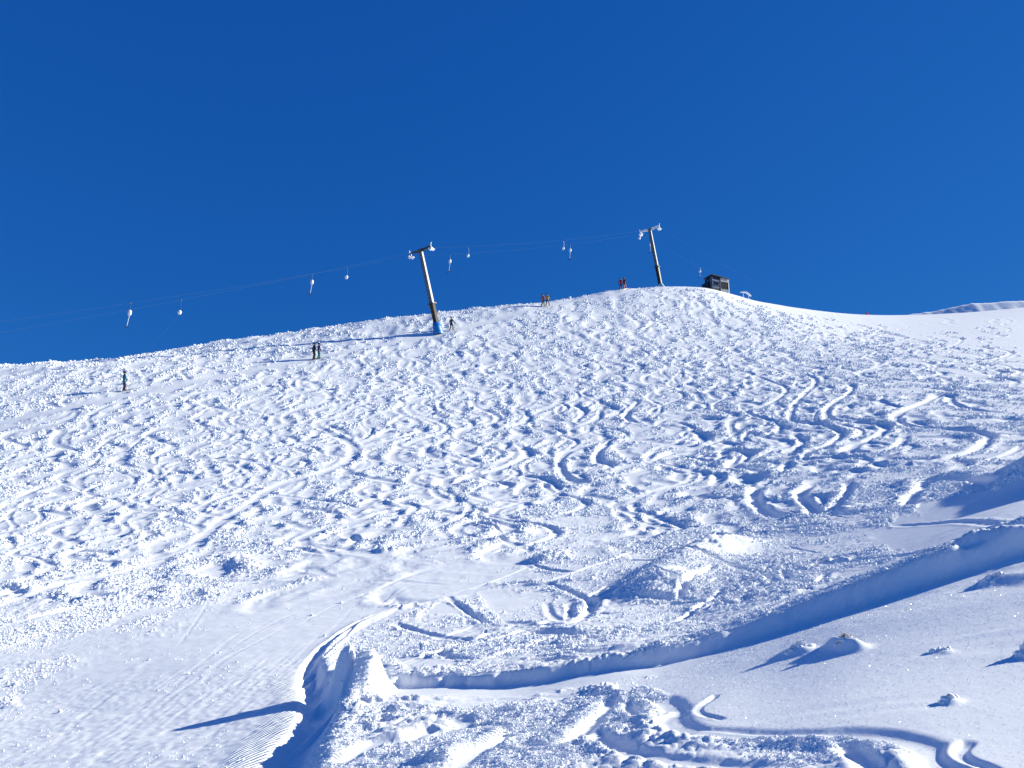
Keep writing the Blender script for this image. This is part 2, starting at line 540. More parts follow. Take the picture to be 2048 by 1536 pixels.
# moguls over the skied slope
mog = vnoise(X / 3.1, Y / 4.2, 31) * 0.10 + vnoise(X / 1.6 + 5, Y / 2.1, 32) * 0.04
MAC += mog * (1 - 0.75 * CALM) * np.clip(CHOP + 0.15, 0, 1) * sm(10, 26, Y) * (1 - 0.9 * np.maximum.reduce([PISTE, UPR, DARKR, SMOOTHR]))
MAC += 0.02 * vnoise(X / 2.3, Y / 2.0, 33) * (1 - PISTE)
crestwob = (vnoise(X / 1.7, Y / 2.5, 35) * 0.5 + vnoise(X / 0.8, Y / 1.2, 36) * 0.25)
MAC += crestwob * 0.42 * sm(60, 76, Y) * (1 - sm(1250, 1420, PX)) * (1 - UPR)

def ridge(pts, h, w, asym=1.0, chop=0.0, ends=0.15, imgpts=True):
    """a rounded ridge of snow h high, w half-wide, along a line of the photograph"""
    P = img_line(pts) if imgpts else smooth_line(pts)
    wm = w * max(1, asym)
    f = line_field(P, wm * 2.2)
    if f is None: return
    sl, tot = f
    s, t = BS[sl], BT[sl]
    near_ = BD[sl] < 1e8
    ww = np.where(s > 0, w, w * asym)
    g = np.exp(-(s / ww) ** 2) * sm(0, ends, t) * sm(0, ends, 1 - t) * near_
    MAC[sl] += h * g
    if chop: CHOP[sl] = np.clip(CHOP[sl] + chop * g, 0, 1.2)
    reset(sl)
def step(pts, hs, wface, reach_up, reach_dn, rough=0.0, smooth_=0):
    """a cut bank: the left side of the line (in travel direction) stands higher by hs (interpolated along the line)"""
    P = img_line(pts)
    if smooth_:
        k_ = np.ones(smooth_) / smooth_
        P = np.stack([np.convolve(np.pad(P[:, i], smooth_ // 2, mode='reflect', reflect_type='odd'), k_, 'valid') for i in (0, 1)], 1)
    rad = max(reach_up, reach_dn) * 1.3
    f = line_field(P, rad)
    if f is None: return
    sl, tot = f
    s, t = BS[sl].copy(), BT[sl]
    ok = (BD[sl] < 1e8)
    if rough: s = s + rough * (1 + 1.6 * (1 - sm(1100, 1300, PX[sl]))) * (vnoise(X[sl] * 3.1, Y[sl] * 3.1, 51) + 0.6 * vnoise(X[sl] * 9, Y[sl] * 9, 52))
    h = np.interp(t, np.linspace(0, 1, len(hs)), hs)
    if rough: h = h * (1 + 1.1 * vnoise(t * tot * 1.1, t * 0, 57) * (1 - sm(1200, 1400, PX[sl]))); s = s + (0.13 * vnoise(t * tot * .9, t * 0, 58) + .08 * vnoise(t * tot * 2.7, t * 0, 59)) * (1 - sm(1200, 1400, PX[sl]))
    up = sm(-wface, wface, s)
    fade = np.where(s > 0, 1 - sm(0.25 * reach_up, reach_up, s), 1 - sm(0.15 * reach_dn, reach_dn, -s))
    MAC[sl] += np.where(ok, h * (up - 0.5) * fade * sm(0, .10, t) * sm(0, .01, 1 - t), 0)
    reset(sl)

# cut edge of the cat track running from the right edge down to the middle
LIP = [(2300,1040),(2048,1092),(1900,1132),(1750,1178),(1600,1228),(1500,1266),(1400,1297),(1330,1316),(1250,1330),(1150,1345),(1040,1362),(960,1356),(860,1362),(760,1366),(690,1372),(640,1385)]
step(LIP[::-1], [0.08, 0.12, 0.13, 0.14, 0.16, 0.21, 0.28, 0.33, 0.36, 0.38], 0.05, 2.2, 1.8, 0.05, 41)
LP = img_line(LIP[::-1])
LP = np.stack([np.convolve(np.pad(LP[:, i], 20, mode='reflect', reflect_type='odd'), np.ones(41) / 41, 'valid') for i in (0, 1)], 1)
f_ = line_field(LP, 2.0)
if f_:
    sl, tot = f_
    s_ = BS[sl] + 0.05 * vnoise(X[sl] * 3.1, Y[sl] * 3.1, 51); ok_ = (BD[sl] < 1e8) * sm(0, .04, BT[sl])
    face = sm(-1.1, -0.5, s_) * (1 - sm(0.0, 0.07, s_)) * ok_
    CHOP[sl] = np.clip(CHOP[sl] * (1 - face) + 0.7 * ok_ * np.exp(-((s_ - .28) / .22) ** 2), 0, 1.1)
    reset(sl)
# bank between the groomed piste (left) and the churned snow (right)
BANK = [(470,1600),(545,1500),(592,1445),(604,1400),(602,1345),(640,1295),(720,1243),(820,1210),(960,1185)]
BANKSIDE = -1
BP = img_line(BANK[::-1])
f_ = line_field(BP, 1.4)
if f_:
    sl, tot = f_
    tb = BT[sl]; okb = (BD[sl] < 1e8)
    wd = np.interp(tb, [0, .35, .5, .62, .72, .85, 1], [.05, .06, .09, .15, .20, .20, .24])
    dpt = np.interp(tb, [0, .35, .5, .62, .72, .85, 1], [.03, .05, .08, .14, .17, .16, .16])
    sb = -BS[sl] * BANKSIDE + 0.03 * vnoise(X[sl] * 4, Y[sl] * 4, 55)      # positive on the churned side
    q = (sb - wd) / wd
    eb = sm(0, .06, tb) * okb
    MAC[sl] += eb * (-dpt * np.exp(-np.abs(q) ** 2.6) + .008 * np.exp(-((sb + .03) / .06) ** 2) + .05 * np.exp(-((sb - 2.6 * wd) / .18) ** 2))
    CHOP[sl] *= 1 - eb * np.clip(np.exp(-np.abs(q) ** 6) * .85 + np.exp(-((sb + .1) / .12) ** 2), 0, 1)
    reset(sl)
ridge([(628,1400),(665,1392),(710,1386),(790,1376)], 0.50, 0.24, 1.0, 0.5, 0.32)
# unseen snow ridge, added right of the frame to shade the slope's corner
ridge([(13.8,16.0),(16.2,20.0),(19.0,26.0)], 1.5, 2.3, 1.0, 0, 0.2, False)
# shoulder in the middle whose left side lies in shade
ridge([(1480,1085),(1400,1120),(1330,1165),(1290,1215)], 0.42, 1.0, 0.8, 0.3)
ridge([(1240,1100),(1140,1112),(1060,1128)], 0.2, 0.5, 1.0, 0.1)
# berms of the churned ground at the bottom
ridge([(1195,1410),(1165,1440),(1110,1475),(1050,1485)], 0.035, 0.12, 1.0, 0.5)
ridge([(880,1455),(800,1478),(720,1505),(620,1536)], 0.06, 0.18, 1.0, 0.5)
ridge([(1010,1470),(930,1500),(850,1536)], 0.06, 0.18, 1.0, 0.5)
ridge([(900,1440),(1000,1420),(1100,1425)], 0.04, 0.2, 1.0, 0.5)
# drifts round the frosted tufts of the smooth slope
ridge([(1950,1150),(2010,1146),(2100,1150)], 0.07, 0.22, 1.0, 0)
ridge([(1640,1296),(1668,1296),(1694,1299),(1742,1302)], 0.085, 0.08, 1.0, 0, 0.3)
ridge([(1560,1304),(1600,1306),(1640,1304)], 0.045, 0.08, 1.0, 0, 0.4)
ridge([(1880,1408),(1902,1407),(1925,1412)], 0.028, 0.06, 1.0, 0, 0.45)
ridge([(1860,1306),(1885,1306),(1920,1310)], 0.014, 0.05, 1.0, 0, 0.45)
ridge([(2030,1316),(2056,1314),(2090,1318)], 0.06, 0.08, 1.0, 0, 0.45)
print('forms', time.time() - T0)

# ski tracks
TRK = np.zeros(Dg.shape)
TK = 0.42 - 0.12 * (1 - sm(8, 16, Y)) - 0.16 * sm(55, 100, Y) - 0.19 * (1 - sm(500, 1200, PX)) * sm(20, 30, Y)
def track(P, w, depth, berm, override=0.8, chop_berm=0.5, fade=0.06, widen=1.0, side=0, clean=0.93, flat=0.35):
    f = line_field(P, w * 4.6)
    if f is None: return
    sl, tot = f
    s, t, c = BS[sl], BT[sl], BC[sl]
    ok = BD[sl] < 1e8
    cc = np.clip(np.abs(c) * 2.2, 0, 1)
    ww = w * (0.62 + 0.75 * cc * widen)
    e = sm(0, fade, t) * sm(0, fade, 1 - t) * ok
    out = -np.sign(c)                                   # outer side of the turn
    so = s * out
    q = so / ww
    tr = np.exp(-np.abs(q * 1.05) ** 4)
    # the floor leans into the turn, the outer wall is steep and carries the thrown-up snow
    cc = cc * widen
    tr = tr * (1.0 + 0.35 * cc * np.clip(q, -1, 1))
    bo = np.exp(-((q - 1.75) / 0.62) ** 2) * (0.35 + 0.9 * cc) + np.exp(-((q + 1.6) / 0.5) ** 2) * 0.28
    bo = bo * (0.75 + 0.7 * vnoise(X[sl] * 2.3, Y[sl] * 2.3, 61))
    cb = np.exp(-((q - 1.9) / 0.8) ** 2) * (0.3 + cc)
    if side:
        qs = s / ww * side
        bo = np.exp(-((qs - 1.7) / 0.6) ** 2) * (0.8 + 0.7 * vnoise(X[sl] * 4.3, Y[sl] * 4.3, 62))
        cb = np.exp(-((qs - 1.9) / 0.8) ** 2)
    Mk = np.exp(-np.abs(q / 1.9) ** 4) * e
    TRK[sl] = TRK[sl] * (1 - override * Mk) + TK[sl] * e * (-depth * (0.55 + 0.6 * cc) * tr + berm * bo)
    MAC[sl] *= (1 - flat * np.exp(-np.abs(q) ** 4) * e)
    CHOP[sl] = np.clip(CHOP[sl] * (1 - clean * e * np.exp(-np.abs(q * 0.95) ** 4)) + chop_berm * e * cb, 0, 1.2)
    reset(sl)

rs = np.random.RandomState(11)
def slope_dir(x, y):
    e = 0.6
    def zz(xx, yy):
        u = np.array([xx / yy]); return solve_uv(u, np.array([yy]))[0][0]
    return (zz(x + e, y) - zz(x - e, y)) / (2 * e), (zz(x, y + e) - zz(x, y - e)) / (2 * e)
def fall_track(px, d0, d1, amp, wl, ph, drift=0.0):
    """a run of linked turns straight down the hill"""
    x = (px - 1024) / FPX * d0 * 1.04; y = d0
    pts = []; L = 0.0; a = amp
    gx, gy = slope_dir(x, y); i = 0
    while y > d1 and L < 150:
        if i % 5 == 0: gx, gy = slope_dir(x, y)
        i += 1
        n = math.hypot(gx, gy) + 1e-6
        fx, fy = -gx / n * 0.8 + drift, -gy / n
        n2 = math.hypot(fx, fy); fx /= n2; fy /= n2
        ww = math.sin(2 * math.pi * L / wl + ph)
        ww = ww * (1.15 - 0.15 * ww * ww)
        pts.append((x - fy * a * ww, y + fx * a * ww))
        x += fx * 0.5; y += fy * 0.5; L += 0.5
        a = np.clip(a + rs.uniform(-0.04, 0.04), 0.45 * amp, 1.5 * amp); wl *= 1 + rs.uniform(-0.008, 0.008)
    return np.array(pts)
# the many older runs
for k in range(110):
    px = rs.uniform(-150, 1900) if k % 3 else rs.uniform(800, 1850)
    dc = float(crest_d(px))
    d0 = dc - rs.uniform(1, 10) - (rs.uniform(0, 40) if k % 2 else 0)
    d1 = rs.uniform(16, 34) if px < 900 else rs.uniform(17, 36)
    if k % 4 == 0: d1 += rs.uniform(5, 25)
    if d0 - d1 < 8: continue
    if px > 1150 and k % 3: continue
    P = fall_track(px, d0, d1, rs.uniform(0.7, 2.1), rs.uniform(7, 13), rs.uniform(0, 6.28), rs.uniform(-0.22, 0.12))
    if len(P) < 8: continue
    track(P, rs.uniform(0.30, 0.52), rs.uniform(0.10, 0.20), rs.uniform(0.07, 0.15), 0.65, 0.5, clean=0.6 if px < 1200 else 0.8)
# short skids and pits between them
for k in range(210):
    px = rs.uniform(-120, 1750); d0 = rs.uniform(22, 100) ** 1.0
    if d0 > crest_d(px) - 2 or (px > 1100 and d0 < 80 and k % 4): continue
    x = (px - 1024) / FPX * d0 * 1.03
    r = rs.uniform(0.8, 2.4); a0 = rs.uniform(-0.6, 0.6) + (math.pi if rs.rand() < .5 else 0); da = rs.uniform(0.6, 1.6)
    P = np.array([(x + r * math.cos(a0 + q), d0 + 1.35 * r * math.sin(a0 + q)) for q in np.linspace(-da / 1, da / 1, 14)])
    track(P, rs.uniform(0.22, 0.5), rs.uniform(0.10, 0.22), rs.uniform(0.08, 0.16), 0.7, 0.6, 0.25, clean=0.8)
# straight traverses
for k in range(34):
    px = rs.uniform(-100, 1500); d0 = rs.uniform(26, 90)
    x = (px - 1024) / FPX * d0
    ln = rs.uniform(5, 16); sg = rs.uniform(0.05, 0.75) if rs.rand() < .7 else -rs.uniform(0.05, 0.4)
    P = smooth_line([(x, d0), (x - ln * .5, d0 - ln * sg * .55), (x - ln, d0 - ln * sg)], 8)
    track(P, rs.uniform(0.14, 0.32), rs.uniform(0.05, 0.10), 0.05, 0.8, 0.2, 0.2)
print('random tracks', time.time() - T0)

for k in range(58):
    px = rs.uniform(520, 1980) if k % 4 else rs.uniform(0, 700)
    dc = float(crest_d(px))
    d0 = dc - rs.uniform(2, 26); d1 = rs.uniform(24, 40) if px < 1500 else rs.uniform(34, 55)
    P = fall_track(px, d0, d1, rs.uniform(1.0, 2.5), rs.uniform(8, 14), rs.uniform(0, 6.28), rs.uniform(-0.15, 0.1))
    if len(P) < 10: continue
    track(P, rs.uniform(0.22, 0.38), rs.uniform(0.13, 0.23), rs.uniform(0.07, 0.13), 0.8, 0.4, clean=0.85, flat=.5)
for k in range(64):
    px = rs.uniform(300, 1950)
    d0 = float(crest_d(px)) - rs.uniform(3, 45); d1 = d0 - rs.uniform(18, 60)
    d1 = max(d1, 20 if px < 1500 else 32)
    if d0 - d1 < 8: continue
    P = fall_track(px, d0, d1, rs.uniform(0.8, 2.2), rs.uniform(7, 13), rs.uniform(0, 6.28), rs.uniform(-0.3, 0.2))
    if len(P) < 10: continue
    track(P, rs.uniform(0.13, 0.24), rs.uniform(0.10, 0.18), rs.uniform(0.05, 0.09), 0.7, 0.25, clean=0.8, flat=.2)
# cuts and side-slips across the flatter ground above the cat track
for k in range(46):
    x0 = rs.uniform(880, 1750); y0 = rs.uniform(1030, 1300)
    if y0 > 1330 - (x0 - 1000) * .28: continue
    ln = rs.uniform(60, 240); sg = rs.uniform(-.25, .35)
    track(img_line([(x0, y0), (x0 - ln * .5, y0 + ln * .5 * sg + rs.uniform(-10, 10)), (x0 - ln, y0 + ln * sg)], 6), rs.uniform(.07, .16), rs.uniform(.06, .14), .05, 0.7, 0.3, 0.2)
print('long runs', time.time() - T0)
# runs that can be told apart in the photograph
def zt(ox, oy, sc, pts):
    return [(ox + x / sc, oy + y / sc) for x, y in pts]
Zr = lambda *p: zt(1300, 640, 2.738, p)
Zm = lambda *p: zt(600, 640, 2.7307, p)
Zl = lambda *p: zt(0, 700, 2.926, p)
Zb3 = lambda *p: zt(1200, 1000, 2.415, p)
Zb2 = lambda *p: zt(600, 1050, 2.926, p)
HERO = [
 (Zr((2048,142),(1960,152),(1880,150),(1975,180),(1900,215),(1720,236),(1560,250)), .40, .26, .16),
 (Zr((1560,90),(1650,95),(1705,108),(1670,140),(1560,162),(1400,175)), .36, .24, .14),
 (Zr((1900,28),(1800,44),(1600,70),(1400,110),(1180,160)), .30, .16, .10),
 (Zr((1330,235),(1240,262),(1150,288),(1190,312),(1330,326),(1420,338)), .42, .28, .18),
 (Zr((2048,354),(1900,356),(1700,346),(1540,334),(1500,316),(1600,296),(1560,275)), .40, .26, .16),
 (Zr((2048,516),(1880,505),(1740,485),(1650,450),(1640,415),(1580,415),(1500,455),(1400,495),(1345,525),(1375,565),(1500,594),(1700,602),(1840,628),(1850,662),(1770,720),(1600,765),(1420,800),(1240,782)), .52, .38, .24),
 (Zr((1050,330),(1105,360),(1090,405),(1000,460),(965,510),(1010,550),(1180,560),(1290,585),(1240,640),(1120,685),(1100,720),(1230,724),(1370,680),(1400,610)), .48, .36, .22),
 (Zr((760,280),(880,310),(905,350),(850,400),(790,470),(770,530),(820,560),(920,572),(1030,605),(1045,640),(960,690),(830,740)), .45, .34, .2),
 (Zr((480,470),(560,520),(690,560),(720,600),(600,640)), .40, .3, .18),
 (Zr((560,300),(640,330),(740,370),(720,420),(600,480),(440,500)), .40, .28, .18),
 (Zr((780,620),(835,660),(800,705),(700,730),(560,760)), .45, .34, .2),
 (Zr((0,780),(120,730),(280,700),(440,640),(500,610)), .40, .26, .16),
 (Zr((760,760),(740,820),(640,880),(570,950),(600,1025),(720,1075),(960,1070),(1200,1072)), .5, .4, .24),
 (Zr((1080,880),(1090,940),(960,1050),(870,1010),(825,950),(910,890),(1010,860)), .42, .36, .2),
 (Zr((1890,915),(1700,880),(1560,882),(1450,950),(1420,1025)), .46, .38, .22),
 (Zr((2048,690),(1960,735),(1800,790),(1600,850),(1400,900)), .36, .22, .14),
 (Zr((240,610),(290,640),(270,680)), .55, .36, .2),
 (Zr((130,740),(250,760),(380,770),(420,720),(540,730),(500,790)), .40, .32, .2),
 (Zr((460,850),(540,870),(520,920)), .75, .5, .2),
 (Zm((150,620),(250,660),(300,720),(240,820),(290,845),(450,875),(600,905)), .45, .30, .18),
 (Zm((330,700),(500,660),(680,600),(560,600),(460,590)), .36, .22, .12),
 (Zm((1180,680),(1250,730),(1180,780),(1060,825),(940,850),(820,900),(800,880),(830,850)), .5, .32, .2),
 (Zm((690,690),(700,735),(770,755)), .5, .34, .18),
 (Zm((810,770),(900,795),(1000,800)), .4, .26, .16),
 (Zm((1500,700),(1430,745),(1430,825),(1500,880),(1620,890)), .46, .34, .2),
 (Zm((1720,650),(1640,710),(1640,770),(1740,805)), .5, .36, .22),
 (Zm((1230,490),(1240,550),(1100,600),(960,640)), .42, .26, .16),
 (Zm((1640,490),(1620,540),(1500,590)), .42, .24, .16),
 (Zm((1480,460),(1550,500),(1500,560)), .40, .28, .16),
 (Zm((1850,440),(1780,530),(1870,570)), .40, .30, .18),
 (Zm((0,985),(160,995),(330,1030)), .28, .16, .10),
 (Zm((1200,850),(1340,870),(1420,920)), .36, .26, .14),
 (Zl((2048,560),(2048,640),(1900,715),(1700,770),(1560,835),(1440,920),(1300,1000),(1200,1085),(1060,1180)), .55, .26, .14),
 (Zl((1500,835),(1760,870),(2048,905)), .30, .18, .12),
 (Zl((420,480),(340,500),(330,560),(480,600)), .45, .28, .18),
 (Zl((760,610),(700,650),(760,690)), .5, .32, .18),
 (Zl((1200,635),(1400,640),(1700,690),(1900,720)), .30, .18, .12),
 (Zl((750,940),(900,945),(1060,960)), .34, .22, .14),
 (Zl((130,790),(220,800)), .4, .22, .14),
 (Zl((1640,1060),(1720,1040)), .4, .26, .14),
 # around the piste
 (Zb2((0,250),(80,265),(200,310)), .26, .18, .10),
 (Zb2((850,410),(950,490),(1100,590)), .26, .26, .12),
 (Zb2((1420,335),(1570,390),(1700,460),(1690,520),(1600,575),(1400,590),(1150,578)), .34, .26, .14),
 (Zb2((1440,450),(1480,540),(1570,550),(1580,460)), .24, .14, .08),
 (Zb2((780,740),(900,790),(1020,810)), .26, .18, .10),
 (Zb2((880,670),(990,700)), .2, .16, .08),
 (Zb2((440,840),(600,830),(720,790)), .2, .12, .08),
 # track edge and curves above the cut bank
 (Zb3((0,290),(300,302),(600,332),(900,342),(1150,310),(1500,262),(2048,190)), .30, .14, .10),
 (Zb3((2048,150),(1900,120),(1700,108),(1400,122)), .30, .14, .10),
 (Zb3((560,350),(460,420),(380,500)), .3, .2, .12),
 (Zb3((600,440),(500,520),(370,600)), .26, .22, .10),
 (Zb3((890,345),(920,390),(1040,402),(1100,350)), .26, .22, .10),
 # the churned foreground
 (Zb3((575,935),(545,955),(480,1000),(490,1030),(610,1060)), .045, .13, .03, -1),
 (Zb3((230,955),(310,970),(355,1010),(350,1060),(410,1105),(560,1125),(900,1132),(1250,1130),(1430,1150),(1580,1200),(1660,1294),(1680,1400)), .16, .20, .05, -1),
 (Zb3((120,975),(170,1035),(240,1050),(310,1010)), .08, .14, .05, -1),
 (Zb3((-60,1090),(0,1150),(150,1215),(400,1265),(700,1290),(900,1300)), .12, .14, .05, -1),
 (Zb3((1180,1170),(1240,1230),(1330,1300),(1400,1400)), .10, .16, .06, -1),
 (Zb3((1795,1160),(1740,1210),(1770,1250),(1890,1295),(2000,1370)), .055, .15, .04, -1),
 (Zb3((400,1120),(700,1145),(1000,1150),(1180,1170)), .07, .05, .03),
 (Zb2((1800,1010),(1805,1080),(1710,1175),(1590,1255),(1470,1300),(1260,1300)), .09, .13, .04, 1),
 (Zb2((1260,1235),(1130,1290),(1000,1350),(930,1430)), .14, .20, .05, 1),
 (Zb2((800,1205),(620,1275),(440,1310),(200,1440)), .13, .16, .06, 1),
 (Zb2((1000,1000),(1200,985),(1500,1000),(1800,1010)), .10, .07, .04),
 (Zb2((930,1130),(1000,1180),(1060,1160)), .18, .16, .07),
 (Zb2((440,1080),(560,1060),(680,1080),(640,1110)), .12, .10, .05),
]
for h_ in HERO:
    pts, w, dp, bm_ = h_[:4]
    far_ = img2plan(*pts[len(pts) // 2])[1] > 25
    if far_: w *= 0.8; dp *= 1.12; bm_ *= 1.0
    else:
        dp *= 0.75; bm_ *= 0.7
        if img2plan(*pts[len(pts) // 2])[1] > 9.8: w *= 0.5; dp *= 0.65; bm_ *= .7
    track(img_line(pts), w, dp, bm_, 0.9, 0.55 if w > .1 else 0.0, 0.10, side=h_[4] if len(h_) > 4 else 0, widen=1.0 if far_ else 0.15)
# packed lines on the cat track above the cut bank
for off in (0, 9, 18, 30):
    track(img_line([(2200,1048 - off), (2048,1086 - off), (1850,1140 - off), (1650,1203 - off), (1450,1272 - off), (1250,1318 - off * .8), (1050,1340 - off)]), .10, .05, .03, 0.6, 0.1)
# fine tracks on the piste
for pts in ([(330,1480),(230,1500),(180,1536)], [(450,1290),(380,1345),(330,1400)], [(470,1310),(350,1390),(240,1480),(170,1540)], [(600,1240),(450,1320),(400,1380)],
            [(700,1190),(560,1240),(440,1310)], [(420,1200),(350,1300)], [(880,1160),(700,1200),(560,1270)]):
    track(img_line(pts), .07, .028, .02, 0.5, 0.0, 0.25, clean=0)
rs3 = np.random.RandomState(8)
for k in range(46):
    x0 = rs3.uniform(150, 880); y0 = 1120 + (880 - x0) * .33 + rs3.uniform(10, 190)
    ln = rs3.uniform(60, 260); sl_ = rs3.uniform(.5, .95); cv_ = rs3.uniform(-18, 18)
    track(img_line([(x0, y0), (x0 - ln * .5, y0 + ln * .5 * sl_ + cv_), (x0 - ln, y0 + ln * sl_)], 6), rs3.uniform(.05, .10), rs3.uniform(.011, .022), .012, 0.4, 0.0, 0.3, clean=0)
# the packed lift track under the cables
LIFT = [(-130,872),(0,846),(248,793),(450,752),(632,716),(770,690),(903,662),(1000,639),(1090,613),(1170,598),(1245,586),(1290,576)]
track(img_line(LIFT), 1.15, .12, .06, 0.97, 0.1, 0.02, 0.0, clean=1.0, flat=0.9)
print('hero tracks', time.time() - T0)

# groomed and wind-laid parts stay even whatever crossed them
CHOP *= 1 - np.maximum.reduce([0.8 * PISTE, .75 * FLATA, .75 * FLATB, .4 * FLATC, .75 * FLATD])
TRK *= 1 - .6 * np.maximum(FLATA, np.maximum(FLATB, FLATD))
TRK *= 1 - 0.55 * PISTE
# churned crumbs: sizes grow with the mesh spacing so that they stay real relief
CHOP = np.clip(CHOP, 0, 1.15)
def band(lo, hi):
    return sm(lo * .7, lo, Y) * (1 - sm(hi, hi * 1.5, Y))
CR = np.zeros(Dg.shape, np.float32)
def add_lumps(size, amp, lo, hi, seed):
    k = np.where((Y > lo * .7) & (Y < hi * 1.5))
    b = (sm(lo * .7, lo, Y[k]) if lo > 0 else 1.0) * (1 - sm(hi, hi * 1.5, Y[k]))
    x = X[k] / size + 0.7 * vnoise(X[k] / size * .6, Y[k] / size * .6, seed + 3); y = Y[k] / size
    CR[k] += amp * b * lumps(x, y, seed)
add_lumps(0.075, 0.009, 0, 13, 71)
add_lumps(0.14, 0.016, 0, 26, 72)
add_lumps(0.24, 0.022, 7, 55, 73)
add_lumps(0.42, 0.025, 14, 95, 74)
add_lumps(0.75, 0.024, 26, 150, 75)
fine = 0.012 * vnoise(X / .12, Y / .12, 81) * (Y < 16) + 0.02 * vnoise(X / .28, Y / .28, 82) * (Y < 50) + 0.04 * vnoise(X / .6, Y / .7, 83) * sm(15, 30, Y)
MACT = MAC + TRK
Zf = Zb + MACT + CHOP * (CR * (0.5 + 1.0 * sm(-.25, .25, vnoise(X / 1.3, Y / 1.7, 91))) + fine)
# faint wind ripples and scuffs on the untouched snow
Zf += (1 - np.clip(CHOP, 0, 1)) * (0.011 * vnoise(X / .45, Y / .10, 95) * sm(-.1, .25, vnoise(X / 1.9, Y / .9, 94)) + 0.012 * vnoise(X / .9, Y / .5, 96))
Zf += PISTE * (0.007 * vnoise(X / .07, Y / .07, 99) * (Y < 14) + 0.006 * vnoise(X / .15, Y / .15, 97) * (Y < 30) + 0.008 * vnoise(X / .5, Y / .5, 98) + 0.012 * vnoise(X / .4, Y / .4, 93) * sm(18, 24, Y))
GROOM = poly_mask([(540,1360),(606,1340),(606,1450),(560,1500),(480,1560),(420,1560),(500,1470),(560,1420)], 14) * (Y < 14)
print('relief', time.time() - T0)

def grid_mesh(name, X, Y, Z, attrs):
    nr, nc = X.shape
    me = bpy.data.meshes.new(name)
    co = np.empty((nr * nc, 3), np.float32)
    co[:, 0] = X.ravel(); co[:, 1] = Y.ravel(); co[:, 2] = Z.ravel()
    a = (np.arange(nr - 1)[:, None] * nc + np.arange(nc - 1)[None, :]).ravel()
    q = np.stack([a, a + 1, a + nc + 1, a + nc], 1).astype(np.int32).ravel()
    me.vertices.add(nr * nc); me.vertices.foreach_set('co', co.ravel())
    n = len(a)
    me.loops.add(n * 4); me.loops.foreach_set('vertex_index', q)
    me.polygons.add(n)
    me.polygons.foreach_set('loop_start', np.arange(0, n * 4, 4, dtype=np.int32))
    try: me.polygons.foreach_set('loop_total', np.full(n, 4, np.int32))
    except Exception: pass
    me.update(calc_edges=True)
    me.shade_smooth()
    for k, v in attrs.items():
        at = me.attributes.new(k, 'FLOAT', 'POINT')
        at.data.foreach_set('value', np.ascontiguousarray(v, np.float32).ravel())
    return me
slope = link('snow_slope', grid_mesh('snow_slope', X, Y, Zf, {'chop': np.clip(CHOP, 0, 1), 'groom': GROOM}), M['snow'])
tag(slope, 'churned snowy ski slope with curved tracks and moguls', kind='structure')
print('slope mesh', time.time() - T0)

def ground(x, y):
    """height of the finished slope"""
    u = x / y
    fc = float(np.interp(u, colu, np.arange(NC))); c = min(int(fc), NC - 2); fc -= c
    def colz(k):
        return float(np.interp(y, Dg[:, k], Zf[:, k]))
    return colz(c) * (1 - fc) + colz(c + 1) * fc
def ray(px, row, d):
    """the point seen at an image position, d metres ahead"""
    e = row2e(row)
    return Vector(((px - 1024) / FPX * (cp + e * sp) * d, d, e * d))

# ------------------------------------------------------------------ loose snow clods
sel = np.zeros(Dg.shape, bool); sel[NN:NN + NR, :] = True
inview = sel & (PX > -150) & (PX < 2200) & (Y > 4.5) & (Y < 118)
wgt = ((np.clip(CHOP - 0.2, 0, 1) ** 1.3 * sm(-.3, .25, vnoise(X / .9, Y / 1.2, 101)) + 0.004 * PISTE * (vnoise(X / .8, Y / .8, 103) > .12)) * inview).ravel()
wgt /= wgt.sum()
rs2 = np.random.RandomState(5)
NCL = 200000
idx = rs2.choice(wgt.size, NCL, replace=False, p=wgt)
cx = X.ravel()[idx]; cy = Y.ravel()[idx]; cz = Zf.ravel()[idx]
pxm = cy / FPX
size = pxm * (0.55 + 1.1 * rs2.rand(NCL) ** 1.6 + 2.2 * rs2.rand(NCL) ** 14)
size = np.clip(size, 0.006, 0.16) * np.where(rs2.rand(NCL) < 0.02, 1.7, 1.0)
me = bpy.data.meshes.new('snow_clods')
me.vertices.add(NCL)
me.vertices.foreach_set('co', np.stack([cx, cy, cz + size * 0.25], 1).astype(np.float32).ravel())
at = me.attributes.new('csize', 'FLOAT', 'POINT'); at.data.foreach_set('value', size.astype(np.float32))
me.update()
clods = link('snow_clods', me, M['clod'])
tag(clods, 'loose snow crumbs and clods kicked up over the skied slope', 'snow clods', kind='stuff')
ng = bpy.data.node_groups.new('clod_scatter', 'GeometryNodeTree')
ng.interface.new_socket('Geometry', in_out='INPUT', socket_type='NodeSocketGeometry')
ng.interface.new_socket('Geometry', in_out='OUTPUT', socket_type='NodeSocketGeometry')
N = ng.nodes.new
gi = N('NodeGroupInput'); go = N('NodeGroupOutput')
ico = N('GeometryNodeMeshIcoSphere'); ico.inputs['Radius'].default_value = 1.0; ico.inputs['Subdivisions'].default_value = 2
spn = N('GeometryNodeSetPosition')
nzt = N('ShaderNodeTexNoise'); nzt.inputs['Scale'].default_value = 1.3; nzt.inputs['Detail'].default_value = 1
sub = N('ShaderNodeVectorMath'); sub.operation = 'SUBTRACT'; sub.inputs[1].default_value = (0.5, 0.5, 0.5)
ng.links.new(nzt.outputs['Color'], sub.inputs[0])
scl = N('ShaderNodeVectorMath'); scl.operation = 'SCALE'; scl.inputs['Scale'].default_value = 1.5
ng.links.new(sub.outputs[0], scl.inputs[0])
ng.links.new(ico.outputs[0], spn.inputs['Geometry'])
ng.links.new(scl.outputs[0], spn.inputs['Offset'])
iop = N('GeometryNodeInstanceOnPoints')
ng.links.new(gi.outputs[0], iop.inputs['Points'])
